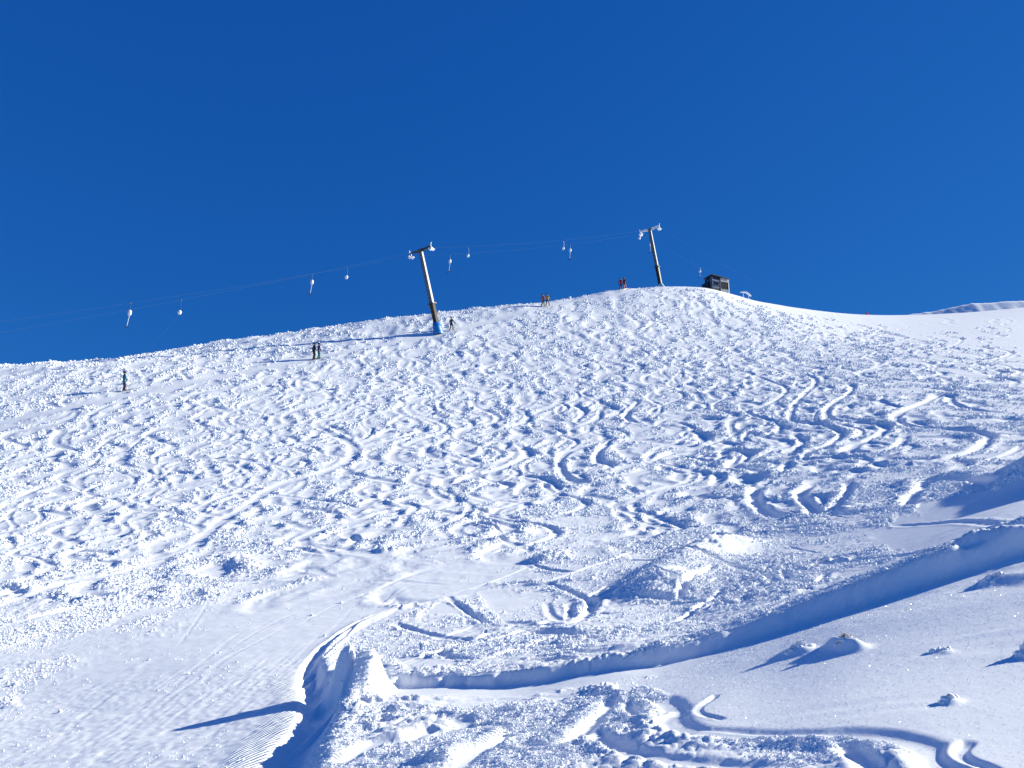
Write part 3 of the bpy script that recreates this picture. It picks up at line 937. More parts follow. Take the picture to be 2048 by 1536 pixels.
ng.links.new(spn.outputs[0], iop.inputs['Instance'])
rv = N('FunctionNodeRandomValue'); rv.data_type = 'FLOAT_VECTOR'
rv.inputs[1].default_value = (6.28, 6.28, 6.28)
ng.links.new(rv.outputs[0], iop.inputs['Rotation'])
na = N('GeometryNodeInputNamedAttribute'); na.data_type = 'FLOAT'; na.inputs['Name'].default_value = 'csize'
ng.links.new(na.outputs[0], iop.inputs['Scale'])
smn = N('GeometryNodeSetMaterial'); smn.inputs['Material'].default_value = M['clod']
ng.links.new(iop.outputs[0], smn.inputs[0])
ng.links.new(smn.outputs[0], go.inputs[0])
md = clods.modifiers.new('scatter', 'NODES'); md.node_group = ng
print('clods', time.time() - T0)

# ------------------------------------------------------------------ ice crystals glinting on the untouched snow
gm = bpy.data.materials.new('ice_crystal'); gm.use_nodes = True
gb = gm.node_tree.nodes['Principled BSDF']
gb.inputs['Base Color'].default_value = (0.89, 0.905, 0.93, 1); gb.inputs['Roughness'].default_value = 0.6
gb.inputs['Coat Weight'].default_value = 1.0; gb.inputs['Coat Roughness'].default_value = 0.16
wg = (SMOOTHR * (PX > 1200) * (PX < 2150) * (Y < 10) * (Y > 3.6) * (ROW < 1560)).ravel() * (Y.ravel() ** 2)
ii = rs2.choice(wg.size, 15000, replace=True, p=wg / wg.sum())
co = np.stack([X.ravel()[ii], Y.ravel()[ii], Zf.ravel()[ii] + .003], 1)
nn = rs2.normal(size=(15000, 3)); nn[:, 2] = np.abs(nn[:, 2]) + .1; nn /= np.linalg.norm(nn, axis=1)[:, None]
t1 = np.cross(nn, rs2.normal(size=(15000, 3))); t1 /= np.linalg.norm(t1, axis=1)[:, None]; t2 = np.cross(nn, t1)
sz = (rs2.uniform(.0016, .0040, 15000) * co[:, 1] / 6)[:, None]
vv = np.stack([co - t1 * sz, co + t2 * sz, co + t1 * sz, co - t2 * sz], 1).reshape(-1, 3)
me = bpy.data.meshes.new('ice_crystals')
me.from_pydata(vv.tolist(), [], np.arange(60000).reshape(-1, 4).tolist())
tag(link('ice_crystals', me, gm), 'tiny ice crystals glinting on the smooth snow at lower right', 'ice crystals', kind='stuff')

# ------------------------------------------------------------------ far ridge beyond the crest on the right
def far_ridge():
    nu, nv = 260, 120
    px = np.linspace(1500, 2700, nu)[None, :]
    top = np.interp(px, [1500, 1700, 1790, 1830, 1880, 1930, 1960, 2048, 2300, 2700], [700, 655, 634, 628, 621, 611, 606, 601, 590, 570])
    top = top + 0.6 * vnoise(px / 9, px * 0, 5) + 0.6 * vnoise(px / 45, px * 0, 6)
    v = np.linspace(0, 1, nv)[:, None]
    dist = 300.0 + 130 * v ** 1.0 + 0 * px
    et = np.tan(PITCH + np.arctan((768 - top) / FPX))
    zt_ = et * 380.0
    prof = np.where(v < 0.62, zt_ - (0.62 - v) * 150 * 0.9, zt_ - (v - 0.62) ** 1.2 * 160)
    x = (px - 1024) / FPX * 1.04 * (dist * 0 + 380.0) + 0 * v
    z = prof + 0.25 * vnoise(x / 6 + 0 * v, dist / 9, 7) + 0.4 * vnoise(x / 1.6 + 0 * v, dist / 3, 8)
    o = link('far_ridge', grid_mesh('far_ridge', x + 0 * v, dist + 0 * px, z, {'chop': np.full(z.shape, .5), 'groom': np.zeros(z.shape)}), M['snow'])
    tag(o, 'distant snowy ridge in blue shade behind the crest at right', kind='structure')
far_ridge()

# ------------------------------------------------------------------ lift line
HEAD = Vector((1.19, 1.0, 0)).normalized()          # uphill direction of the lift in plan
CROSS = Vector((HEAD.y, -HEAD.x, 0))                # to the right of someone riding up
HANG = math.atan2(-HEAD.x, HEAD.y)                  # z rotation that turns +y into HEAD
def lift_d(px):
    return 120.5 / (1.19 * 1.0 - (px - 1024) / FPX * 1.045 + 0.0) if False else _ld(px)
def _ld(px):
    # line through plan point (-20.6, 84.0) along HEAD meets the column px
    a = (px - 1024) / FPX
    d = 84.0
    for _ in range(30):
        e = ground_e(px, d)
        k = a * (cp + e * sp)
        d = (-20.6 - 84.0 * HEAD.x / HEAD.y) / (k - HEAD.x / HEAD.y)
    return d
def ground_e(px, d):
    return float(base_z(np.array([float(px)]), np.array([float(d)]))[0] / d)
def lift_pt(px):
    d = _ld(px); e = ground_e(px, d)
    return (px - 1024) / FPX * (cp + e * sp) * d, d

LEAN = R(16)
def pylon(px, height, label, snowy, padm):
    x, y = lift_pt(px)
    z = ground(x, y)
    root = empty('lift_pylon', (x, y, z - 0.05), (Matrix.Rotation(HANG, 3, 'Z') @ Matrix.Rotation(LEAN if not snowy else R(12.5), 3, 'X') @ Matrix.Rotation(R(16), 3, 'Z')).to_euler())      # leans back square to the hill
    tag(root, label, 'pylon', 'pylons of the T-bar lift')
    split = height * 0.36
    # lower mast: open H section of timber-coloured steel
    b = MB()
    w0 = 0.62
    for s in (-1, 1):
        b.box((s * w0 * 0.36, 0, split / 2), (0.10, w0 * .72, split))
    b.box((0, 0, split / 2), (w0 * .62, 0.10, split - 0.01))
    b.build('lower_mast', M['timber'] if not snowy else M['darksteel'], root)
    # flange
    MB().box((0, 0, split + 0.06), (0.86, 0.78, 0.12), bev=0.02).build('flange', M['darksteel'], root)
    for k in range(4):
        bx, by = ((-.34, -.3), (.34, -.3), (.34, .3), (-.34, .3))[k]
        MB().tube([(bx, by, split - 0.1), (bx, by, split + 0.2)], 0.035, 6).build('flange_bolt', M['steel'], root)
    # upper mast: tapered square tube
    up = height - split - 0.12
    MB().box((0, 0, split + 0.12 + up / 2), (0.48, 0.42, up), taper=0.80, bev=0.03).build('upper_mast', M['steel'], root)
    # rungs of the climbing ladder on the downhill face
    lad = MB()
    for s in (-1, 1):
        lad.tube([(s * 0.14 - 0.02, -0.34, split * .9), (s * 0.14 - 0.02, -0.30, height - 0.2)], 0.018, 6)
    lad_o = lad.build('ladder', M['darksteel'], root)
    for k in range(int((height - split) / 0.45)):
        zz = split + 0.3 + k * 0.45
        MB().tube([(-0.16, -0.325, zz), (0.12, -0.325, zz)], 0.014, 5).build('rung', M['darksteel'], lad_o)
    # pad round the foot
    hp = 1.45 if not snowy else 0.75
    p = MB()
    n = 14
    prof = [(0.66, 0.02), (0.66, 0.25), (0.56, hp * .6), (0.45, hp), (0.30, hp + 0.02)]
    rings = []
    for r_, z_ in prof:
        rings.append([p.bm.verts.new((r_ * math.cos(2 * math.pi * k / n) * 0.92, r_ * math.sin(2 * math.pi * k / n), z_)) for k in range(n)])
    for i in range(len(rings) - 1):
        for k in range(n):
            p.bm.faces.new((rings[i][k], rings[i][(k + 1) % n], rings[i + 1][(k + 1) % n], rings[i + 1][k]))
    pad = p.build('foot_pad', padm, root, True)
    s2 = MB()
    for zz in (0.35, hp * .75):
        rr = 0.64 if zz < 0.5 else 0.53
        s2.tube([(rr * math.cos(a) * .93, rr * math.sin(a) * 1.01, zz) for a in np.linspace(0, 2 * math.pi, 17)], 0.018, 5, False)
    s2.build('pad_strap', M['darksteel'], pad)
    # crossarm: two tapered cantilevers on a head box
    am = M['darksteel'] if not snowy else M['rime']
    MB().box((0, 0, height + 0.10), (0.56, 0.50, 0.34), bev=0.04).build('mast_head', M['darksteel'] if not snowy else M['steel'], root)
    half = 1.62
    for s in (-1, 1):
        a = MB()
        vs0 = []
        for t_, hh, ww in ((0.0, 0.36, 0.24), (0.5, 0.26, 0.20), (1.0, 0.12, 0.14)):
            xx = s * (0.26 + t_ * (half - 0.26))
            vs0.append([a.bm.verts.new((xx, q * ww, height + 0.26 + (0.0 if up_ else -hh))) for q, up_ in ((-.5, 0), (.5, 0), (.5, 1), (-.5, 1))])
        for i in range(2):
            for k in range(4):
                a.bm.faces.new((vs0[i][k], vs0[i][(k + 1) % 4], vs0[i + 1][(k + 1) % 4], vs0[i + 1][k]))
        a.bm.faces.new(vs0[0]); a.bm.faces.new(vs0[2][::-1])
        arm = a.build('crossarm', am, root)
        if snowy:
            MB().box((s * (0.2 + half) / 2, 0, height + 0.315), (half * 0.86, 0.20, 0.10), bev=0.04).build('snow_cap', M['rime'], arm)
    # sheave assemblies on both ends, beam along the cable, hanging below the arm tips
    for s in (-1, 1):
        sh = MB()
        x0 = s * half
        sh.box((x0, 0, height + 0.02), (0.10, 0.12, 0.62))
        sh.box((x0, 0, height - 0.28), (0.10, 0.80, 0.12))
        so = sh.build('sheave_beam', M['steel'] if not snowy else M['rime'], root)
        for k in range(4):
            yy = (-0.33, -0.11, 0.11, 0.33)[k]
            wv = MB()
            wv.tube([(x0 + s * 0.06, yy, height - 0.30), (x0 + s * 0.16, yy, height - 0.30 + (.09 if k % 2 else -.09))], 0.13, 14)
            wv.build('sheave_wheel', M['rime'], so)
        # rime-covered guard and derail bar
        MB().tube([(x0 + s * 0.1, -0.1, height + 0.30), (x0 + s * 0.12, 0.05, height + 0.62)], [0.07, 0.05], 8).build('guard_arm', M['rime'], so)
        rm = MB()
        rdm = random.Random(int(px) + s)
        for k in range(9):
            rm.blob((x0 + rdm.uniform(-.14, .16), rdm.uniform(-.36, .36), height - 0.28 + rdm.uniform(-.12, .16)), (rdm.uniform(.08, .16),) * 3, 1, 0.25, k)
        if snowy:
            for k in range(6):
                rm.blob((x0 + rdm.uniform(-.1, .1), rdm.uniform(-.3, .3) - 0.25, height - 0.45 + rdm.uniform(-.12, .1)), (rdm.uniform(.1, .2),) * 3, 1, 0.25, k)
        tag(rm.build('rime_crust', M['rime'], so), kind='stuff')
    return root
PY1 = pylon(877, 10.5, 'leaning grey lift pylon with bright blue foot pad and brown lower mast', False, M['pad'])
PY2 = pylon(1322, 9.7, 'snow-crusted lift pylon standing on the skyline left of the dark hut', True, M['padwhite'])
bpy.context.view_layer.update()
def world_pt(o, p):
    return o.matrix_world @ Vector(p)

# the two ropes: heights above the line come from where they are seen
H1 = 10.5; H2 = 9.7
def rope_side(side):
    return [world_pt(PY1, (side * 1.72, 0, H1 - 0.10)), world_pt(PY2, (side * 1.72, 0, H2 - 0.10))]
def sag(a, b, n, s):
    return [a.lerp(b, t) - Vector((0, 0, 4 * s * t * (1 - t))) for t in np.linspace(0, 1, n)]
ROPES = {}
for side, name in ((1, 'up'), (-1, 'down')):
    a, b = rope_side(side)
    dv = HEAD
    # lower span: away to the left, below the frame edge
    low = a - dv * 78.0
    low.z = a.z - 78.0 * (0.432 if side == 1 else 0.393)
    far = b + dv * 26.0
    far.z = b.z + 26.0 * 0.02 - 3.2
    pts = sag(low, a, 60, 1.15)[:-1] + sag(a, b, 40, 0.62)[:-1] + sag(b, far, 14, 0.15)
    ROPES[side] = pts
    o = MB().tube(pts, 0.0048, 5).build('haul_rope', M['cable'])
    tag(o, 'steel rope carrying the bars above the riders, nearer of the two' if side == 1 else 'steel return rope carrying the empty T-bars, farther of the two', 'lift rope')
def rope_at(side, px):
    pts = ROPES[side]
    pr = [project(p.x, p.y, p.z)[0] for p in pts]
    for i in range(len(pts) - 1):
        if (pr[i] - px) * (pr[i + 1] - px) <= 0 and pr[i] != pr[i + 1]:
            t = (px - pr[i]) / (pr[i + 1] - pr[i])
            return pts[i].lerp(pts[i + 1], t)
    return pts[-1]

def hanger(name, p, drum_len, drum_r, drop, label, cat, group):
    root = empty(name, p)
    tag(root, label, cat, group)
    g = MB()
    g.box((0, 0, -0.01), (0.07, 0.10, 0.14))
    g.build('rope_clamp', M['steel'], root)
    MB().tube([(0, 0, -0.05), (0.10, -0.08, -0.18), (0.12, -0.10, -drop + drum_len * .45)], 0.010, 6).build('hanger_arm', M['cable'], root)
    return root
def drum(root, c, ln, r):
    k = MB()
    prof = [(-.5, .25), (-.46, .62), (-.3, .86), (-.05, 1.0), (.2, 1.0), (.36, .82), (.46, .5), (.5, .2)]
    k.tube([(c[0], c[1], c[2] + z * ln) for z, q in prof], [r * q for z, q in prof], 14)
    return k.build('spring_drum', M['drum'], root, True)

# empty T-bars on the far rope, seen against the sky
EMPTY_ = [(263, 'lowest empty T-bar on the return rope, far left of the sky'),
          (626, 'empty T-bar on the return rope above the pair with teal trousers'),
          (901, 'empty T-bar hanging just right of the blue-footed pylon'),
          (1141, 'empty T-bar hanging between the two pylons, above the yellow jacket'),
          (1301, 'empty T-bar hanging close beside the mast of the skyline pylon')]
def empty_tbar(px, lab):
    p = rope_at(-1, px - 2)
    r = hanger('empty_t_bar', p, 0.55, 0.2, 0.95, lab, 'T-bar', 'empty T-bars on the return rope')
    drum(r, (0.08, -0.10, -1.0), 0.56, 0.18)
    MB().tube([(0.08, -.10, -1.26), (-0.02, -.16, -2.36)], 0.032, 8).build('stem', M['bar'], r)
    c = Vector((-0.02, -.16, -2.42))
    t = MB()
    for s in (-1, 1):
        t.tube([c, c + CROSS * s * 0.22 + Vector((0, 0, -0.01)), c + CROSS * s * 0.52 + Vector((0, 0, 0.04))], [0.05, 0.045, 0.035], 8)
    t.build('crossbar', M['tbar'], r)
for px, lab in EMPTY_:
    empty_tbar(px, lab)

# ------------------------------------------------------------------ people
def skin_mesh(name, chains, root, sub_lv=1):
    """one continuous body grown over a skeleton: chains = {key: (parent, pos, radius)}"""
    keys = list(chains)
    ix = {k: i for i, k in enumerate(keys)}
    me = bpy.data.meshes.new(name)
    me.from_pydata([chains[k][1] for k in keys], [(ix[chains[k][0]], ix[k]) for k in keys if chains[k][0]], [])
    o = bpy.data.objects.new(name, me)
    COL.objects.link(o)
    m1 = o.modifiers.new('skin', 'SKIN'); m1.use_smooth_shade = True
    for i, k in enumerate(keys):
        r = chains[k][2]
        sv = me.skin_vertices[0].data[i]
        sv.radius = r if isinstance(r, tuple) else (r, r)
        sv.use_root = (k == root)
    m2 = o.modifiers.new('sub', 'SUBSURF'); m2.levels = sub_lv; m2.render_levels = sub_lv
    dg = bpy.context.evaluated_depsgraph_get()
    out = bpy.data.meshes.new_from_object(o.evaluated_get(dg), depsgraph=dg)
    bpy.data.objects.remove(o); bpy.data.meshes.remove(me)
    out.name = name
    for p in out.polygons: p.use_smooth = True
    return out

def person(px_or_xy, label, jacket, trousers, helmet, group=None, heading=HANG, h=1.78, lean=0.0, spread=0.14, arm_l='bar', arm_r='hang', skis=True, board=False, slope_pitch=R(21), skicol=None, dz=0.0, jacket_long=0.0):
    x, y = px_or_xy
    z = ground(x, y) + dz
    root = empty('person', (x, y, z), (0, 0, heading))
    tag(root, label, 'person', group)
    k = h / 1.78
    ly = math.tan(lean)
    def P(a, b, c): return ((a) * k, (b + ly * c) * k, c * k)
    f = math.tan(slope_pitch)
    ch = {
     'pel': (None, P(0, 0.0, .93), (.17, .13)),
     'wai': ('pel', P(0, .0, 1.08), (.155, .12)),
     'che': ('wai', P(0, .02, 1.28), (.18, .135)),
     'sho': ('che', P(0, .0, 1.43), (.15, .11)),
     'nec': ('sho', P(0, .01, 1.53), (.07, .07)),
     'jaw': ('nec', P(0, .03, 1.61), (.085, .10)),
     'hea': ('jaw', P(0, .02, 1.71), (.10, .115)),
    }
    for s, n in ((-1, 'l'), (1, 'r')):
        fy = 0.04 * s
        ch['hip' + n] = ('pel', P(s * .10, 0, .86), (.115, .12))
        ch['thi' + n] = ('hip' + n, P(s * (.10 + spread * .3), .03, .68), (.098, .10))
        ch['kne' + n] = ('thi' + n, P(s * (.10 + spread * .55), .07, .50), (.080, .082))
        ch['cal' + n] = ('kne' + n, P(s * (.10 + spread * .8), .02, .30), (.082, .085))
        ch['ank' + n] = ('cal' + n, P(s * (.10 + spread), -.03, .13), (.075, .08))
        ch['hee' + n] = ('ank' + n, (s * (.10 + spread) * k, (-.06) * k, .07 * k), (.06, .06))
        ch['toe' + n] = ('hee' + n, (s * (.10 + spread) * k, .16 * k, (.07 + .16 * f * .8) * k), (.05, .045))
        a = arm_l if n == 'l' else arm_r
        ch['sh' + n] = ('sho', P(s * .19, 0, 1.42), (.085, .085))
        if a == 'bar':       # reaching in to hold the stem of the T-bar
            e_, w_, hd, fg = P(s * .30, .02, 1.16), P(s * .18, .22, 1.10), P(s * .10, .30, 1.13), P(s * .05, .34, 1.18)
        elif a == 'out':
            e_, w_, hd, fg = P(s * .36, .02, 1.20), P(s * .46, .10, 1.00), P(s * .49, .14, .93), P(s * .50, .18, .88)
        elif a == 'back':
            e_, w_, hd, fg = P(s * .34, -.10, 1.18), P(s * .40, -.10, .96), P(s * .41, -.09, .88), P(s * .41, -.07, .82)
        else:
            e_, w_, hd, fg = P(s * .31, -.02, 1.16), P(s * .36, .06, .95), P(s * .37, .08, .87), P(s * .37, .10, .80)
        ch['el' + n] = ('sh' + n, e_, (.068, .068))
        ch['wr' + n] = ('el' + n, w_, (.052, .052))
        ch['ha' + n] = ('wr' + n, hd, (.055, .04))
        ch['fi' + n] = ('ha' + n, fg, (.035, .03))
    body = skin_mesh('body', ch, 'pel')
    mats = [jacket, trousers, M['skin'], M['black']]
    for m in mats: body.materials.append(m)
    hemz = (0.84 - jacket_long) * k
    for p in body.polygons:
        c = p.center
        if c.z > 1.56 * k: mi = 2
        elif c.z < 0.20 * k: mi = 3
        else:
            # hands carry black gloves
            dmin = min((c - Vector(ch['ha' + n][1])).length for n in 'lr')
            if dmin < 0.085 * k: mi = 3
            elif c.z > hemz: mi = 0
            elif abs(c.x) > 0.26 * k and c.z > 0.7 * k: mi = 0
            else: mi = 1
        p.material_index = mi
    bo = bpy.data.objects.new('body', body); COL.objects.link(bo); bo.parent = root
    hc = Vector(ch['hea'][1])
    MB().blob(hc + Vector((0, -.012 * k, .035 * k)), (.125 * k, .145 * k, .125 * k), 2).build('helmet', helmet, root, True)
    g = MB()
    g.tube([hc + Vector((math.sin(a) * .118 * k, math.cos(a) * .135 * k, -.03 * k)) for a in np.linspace(-1.1, 1.1, 9)], .032 * k, 6)
    g.build('goggles', M['goggle'], root, True)
    nose = MB(); nose.blob(hc + Vector((0, .128 * k, -.085 * k)), (.016 * k, .024 * k, .024 * k), 1); nose.build('nose', M['skin'], root, True)
    collar = MB(); collar.tube([P(0, .012, 1.49), P(0, .02, 1.58)], [.105 * k, .098 * k], 12, False); collar.build('collar', jacket, root, True)
    rot = Matrix.Rotation(slope_pitch, 3, 'X')
    sm_ = skicol or M['ski']
    if skis:
        for s in (-1, 1):
            sk = MB()
            xs = s * (.10 + spread) * k
            prev = None
            prof = [(-.78, .045, .012), (-.6, .05, 0), (0, .038, 0), (.55, .048, 0), (.74, .052, .02), (.86, .035, .09), (.90, .012, .13)]
            for (yy, hw, zz) in prof:
                q = [sk.bm.verts.new(rot @ Vector(v) + Vector((xs, 0, 0.015))) for v in ((-hw, yy, zz), (hw, yy, zz), (hw, yy, zz + .022), (-hw, yy, zz + .022))]
                q2 = q
                for v in q: v.co.x += 0
                if prev:
                    for i in range(4):
                        sk.bm.faces.new((prev[i], prev[(i + 1) % 4], q[(i + 1) % 4], q[i]))
                else: sk.bm.faces.new(q[::-1])
                prev = q
            sk.bm.faces.new(prev)
            so = sk.build('ski', sm_, root)
            MB().box(rot @ Vector((xs * 0, .02, .055)) + Vector((xs, 0, 0.015)), (.07, .30, .05), rot, bev=.01).build('binding', M['black'], so)
    return root

def cloth(name, c, r=0.65):
    return mat(name, c, r, 0, 0.18, 14)
TEAL = cloth('teal_cloth', (0.006, 0.13, 0.20)); DKTEAL = cloth('green_teal_cloth', (0.01, 0.22, 0.23))
PLUM = cloth('plum_cloth', (0.05, 0.02, 0.07)); NAVY = cloth('navy_cloth', (0.012, 0.018, 0.075))
RED = cloth('red_cloth', (0.38, 0.035, 0.04)); ORANGE = cloth('coral_cloth', (0.55, 0.17, 0.12))
YELLOW = cloth('mustard_cloth', (0.42, 0.28, 0.06)); ROSE = cloth('dusty_orange_cloth', (0.40, 0.14, 0.10))
INK = cloth('ink_cloth', (0.010, 0.012, 0.022)); PURPLE = cloth('purple_cloth', (0.09, 0.055, 0.14)); BOTTLE = cloth('bottle_green_cloth', (0.012, 0.06, 0.065))
BRIGHT = cloth('bright_red_cloth', (0.65, 0.02, 0.04))
RID = 'skiers riding the T-bar lift uphill'
def beside(px, off, along=0.0):
    x, y = lift_pt(px)
    return x + CROSS.x * off + HEAD.x * along, y + CROSS.y * off + HEAD.y * along
people = {}
people['teal'] = person(beside(248, 0), 'person in a long teal jacket and dark plum trousers riding alone, farthest left', TEAL, PLUM, M['black'], RID, HANG + R(10), 1.80, R(-5), .05, 'bar', 'hang', jacket_long=.12)
people['black'] = person(beside(628, -.05), 'person all in black, left one of the pair on the lift track', M['black'], M['black'], M['black'], RID, HANG, 1.86, R(-2), .05, 'hang', 'hang', jacket_long=.1)
people['purple'] = person(beside(635.5, .10, .05), 'person in dark purple jacket and teal trousers riding beside the one in black', PURPLE, DKTEAL, INK, RID, HANG, 1.76, R(-2), .10, 'bar', 'hang')
people['ink'] = person(beside(903, 0), 'person in dark clothes with ski poles held out, beside the blue pylon foot', INK, INK, M['black'], RID, HANG + R(18), 1.72, R(-3), .17, 'bar', 'out')
people['rose'] = person(beside(1087, -.10), 'person in dusty orange jacket, left one of the pair with dark green trousers', ROSE, BOTTLE, NAVY, RID, HANG + R(15), 1.76, R(-2), .12, 'bar', 'hang')
people['yellow'] = person(beside(1094, .12), 'person in mustard yellow jacket and dark green trousers, riding below the skyline', YELLOW, BOTTLE, M['black'], RID, HANG + R(15), 1.80, R(-2), .17, 'bar', 'hang')
people['red'] = person(beside(1243, -.10), 'person in dark red jacket and navy trousers on the crest, left one of two', RED, NAVY, NAVY, RID, HANG + R(12), 1.82, R(-2), .10, 'back', 'bar')
people['navy'] = person(beside(1248.5, .12), 'person in navy jacket and coral trousers on the crest beside the dark red jacket', NAVY, ORANGE, NAVY, RID, HANG + R(8), 1.84, R(-2), .08, 'bar', 'hang', jacket_long=.05)
# poles of the single rider
xk, yk = beside(903, 0)
zk = ground(xk, yk)
rz = Matrix.Rotation(HANG + R(18), 4, 'Z'); rz.translation = Vector((xk, yk, zk))
for (a, b, lab) in (((.49, .16, .92), (.60, -.20, .18), 'thin ski pole trailing from the outstretched hand of the dark-clad rider'),
                    ((.46, .20, 1.0), (.98, .30, .12), 'thin ski pole held out sideways to the right of the dark-clad rider')):
    ro = empty('ski_pole', rz @ Vector(b)); tag(ro, lab, 'ski pole', 'ski poles of the single rider')
    pa = rz @ Vector(a) - rz @ Vector(b)
    MB().tube([(0, 0, 0), pa * .9], .011, 6).build('shaft', M['pole'], ro)
    MB().tube([pa * .88, pa * 1.05], .020, 8).build('grip', M['black'], ro)
    MB().tube([pa * .09, pa * .10], .05, 10).build('basket', M['black'], ro)
# half-hidden skier beyond the crest on the right
def crest_person():
    px = 1733
    d = float(crest_d(px)) + 6.0
    u = (px - 1024) / FPX * (cp + .345 * sp)
    x, y = u * d, d
    p = ray(px, 622, d)                       # top of the head
    zg = ground(x, y)
    r = person((x, y), 'person in bright red jacket half hidden behind the crest, right of the hut', BRIGHT, INK, NAVY, None, R(170), 1.75, R(8), .15, 'out', 'out', True, slope_pitch=R(-8))
    print('crest person: ground', zg, 'head row wanted z', p.z, 'head z', zg + 1.8)
crest_person()

# riders' bars: drum near the rope, thin cord paid out down to the bar behind the riders
RIDE = [(362, 621, 'teal', 'drum on the near rope towing the teal rider, lowest on the left'), (694, 555, 'black', 'drum on the near rope towing the black and purple pair'),
        (936, 514, 'ink', 'drum on the near rope towing the single rider by the pylon'), (1126, 501, 'yellow', 'drum on the near rope towing the yellow and orange pair'),
        (1278, 480, 'navy', 'drum on the near rope towing the red and navy pair by the skyline pylon')]
for px, row, who, lab in RIDE:
    p = rope_at(1, px)
    r = hanger('towing_t_bar', p, 0.4, 0.2, 1.2, 'white ' + lab, 'T-bar', 'T-bars towing riders')
    drum(r, (0.02, -0.06, -1.27), 0.42, 0.17)
    w = people[who].location
    m_ = people[who].matrix_basis
    end = Vector((w.x, w.y, w.z)) - HEAD * 0.22 - CROSS * (0.2 if who != 'teal' and who != 'ink' else 0.0) + Vector((0, 0, 0.86))
    st = p + Vector((0.02, -0.06, -1.48))
    rel = [st - p, end + (st - end).normalized() * 1.0 - p, end - p]
    MB().tube(rel[:2], 0.003, 4).build('cord', M['cable'], r)
    MB().tube([rel[1], rel[2]], 0.020, 6).build('stem', M['bar'], r)
    c = rel[2]
    MB().tube([c - CROSS * .42 + Vector((0, 0, .04)), c, c + CROSS * .42 + Vector((0, 0, .04))], [.025, .035, .025], 8).build('crossbar', M['tbar'], r)
# last drum beyond the pylon, over the crest
p = rope_at(-1, 1399)
pw = ray(1399, 545, p.y)
r = hanger('empty_t_bar', p, 0.4, .2, .75, 'small white drum hanging over the crest between skyline pylon and hut', 'T-bar', 'empty T-bars on the return rope')
drum(r, (.02, -.06, -.82), .42, .17)
MB().tube([(.02, -.06, -1.04), (-.05, -.1, -1.9)], .03, 8).build('stem', M['bar'], r)
MB().tube([Vector((-.05, -.1, -1.94)) - CROSS * .4, Vector((-.05, -.1, -1.94)) + CROSS * .4], .03, 8).build('crossbar', M['tbar'], r)

# ------------------------------------------------------------------ the hut on the skyline
def hut():
    pxl, pxr = 1423.5, 1460.5
    d = float(crest_d(1442)) + 0.5
    a = ray(pxl, 585, d); b = ray(pxr, 590, d)
    w = (b.x - a.x) / math.cos(R(22))
    cx_ = (a.x + b.x) / 2
    zg = ground(cx_, d)
    wpx = FPX / (d * cp + zg * sp)                  # pixels per metre here
    h = 31.0 / wpx
    root = empty('lift_hut', (cx_, d, zg - 0.75), (0, 0, R(22)))
    tag(root, 'small dark boarded hut with snow-streaked planks on the skyline', 'hut')
    hh = h + 0.7
    dep = 2.0
    # carcass
    MB().box((0, dep / 2, hh / 2), (w - .06, dep - .06, hh - .04)).build('wall', M['hutdark'], root)
    # left part of the front: blue-grey horizontal boards round a shuttered window
    wl = w * 0.49
    nb = 9
    for k in range(nb):
        zz = 0.25 + (hh - 0.45) * (k + .5) / nb
        bd = MB(); bd.box((-w / 2 + wl / 2, -0.005 - .012 * (k % 2), zz), (wl - .1, .05, (hh - .45) / nb - .04)); bd.build('front_board', M['hutgrey'] if k % 2 else M['hutdark'], root)
    MB().box((-w / 2 + .05, -.04, hh / 2), (.09, .07, hh - .1)).build('corner_board', M['hutgrey'], root)
    MB().box((-w / 2 + wl, -.04, hh / 2), (.08, .07, hh - .1)).build('corner_board', M['hutgrey'], root)
    wn = MB(); wn.box((-w / 2 + wl / 2, -.05, hh * .62), (wl * .66, .05, hh * .26)); wo_ = wn.build('window', M['hutgrey'], root)
    MB().box((-w / 2 + wl / 2, -.082, hh * .62), (wl * .56, .014, hh * .20)).build('pane', M['glass'], wo_)
    # right part: upright slats, rimed at head and foot, dark in the middle
    n = 6
    for k in range(n):
        xx = -w / 2 + wl + .10 + (w - wl - .24) * (k + .35) / (n - .3)
        s_ = MB().box((xx, -.03, hh / 2), (.13, .06, hh - .12)).build('slat', M['hutdark'], root)
        t1 = hh * (.20 if k < n - 1 else .2)
        MB().box((xx, -.075, hh - .12 - t1 / 2), (.15, .03, t1), taper=0.9).build('rime_patch', M['hutwhite'], s_)
        t2 = hh * (.34 - .02 * (k % 2))
        MB().box((xx, -.075, .12 + t2 / 2), (.15, .03, t2), taper=0.8).build('rime_patch', M['hutwhite'], s_)
    MB().box((w / 2 - .03, -.05, hh / 2), (.16, .1, hh - .1)).build('corner_board', M['hutwhite'], root)
    # left side wall boards
    for k in range(6):
        yy = .15 + (dep - .3) * (k + .5) / 6
        MB().box((-w / 2 - .01, yy, hh / 2 - .05 - .03 * k), (.05, dep / 6 - .05, hh - .2 - .06 * k)).build('side_board', M['hutdark'] if k % 3 else M['hutgrey'], root)
    # roof: mono-pitch slab falling to the right
    rt = Matrix.Rotation(R(5.5), 3, 'Y')
    ro = MB().box((0.0, dep / 2 - .05, hh + .02), (w + .25, dep + .35, .14), rt, bev=.02).build('roof', M['hutdark'], root)
    # long low lean-to on the left going back
    MB().box((-w / 2 - .30, dep * .55 + .3, hh * .36), (.5, dep * .7, hh * .72)).build('lean_to', M['hutdark'], root)
hut()

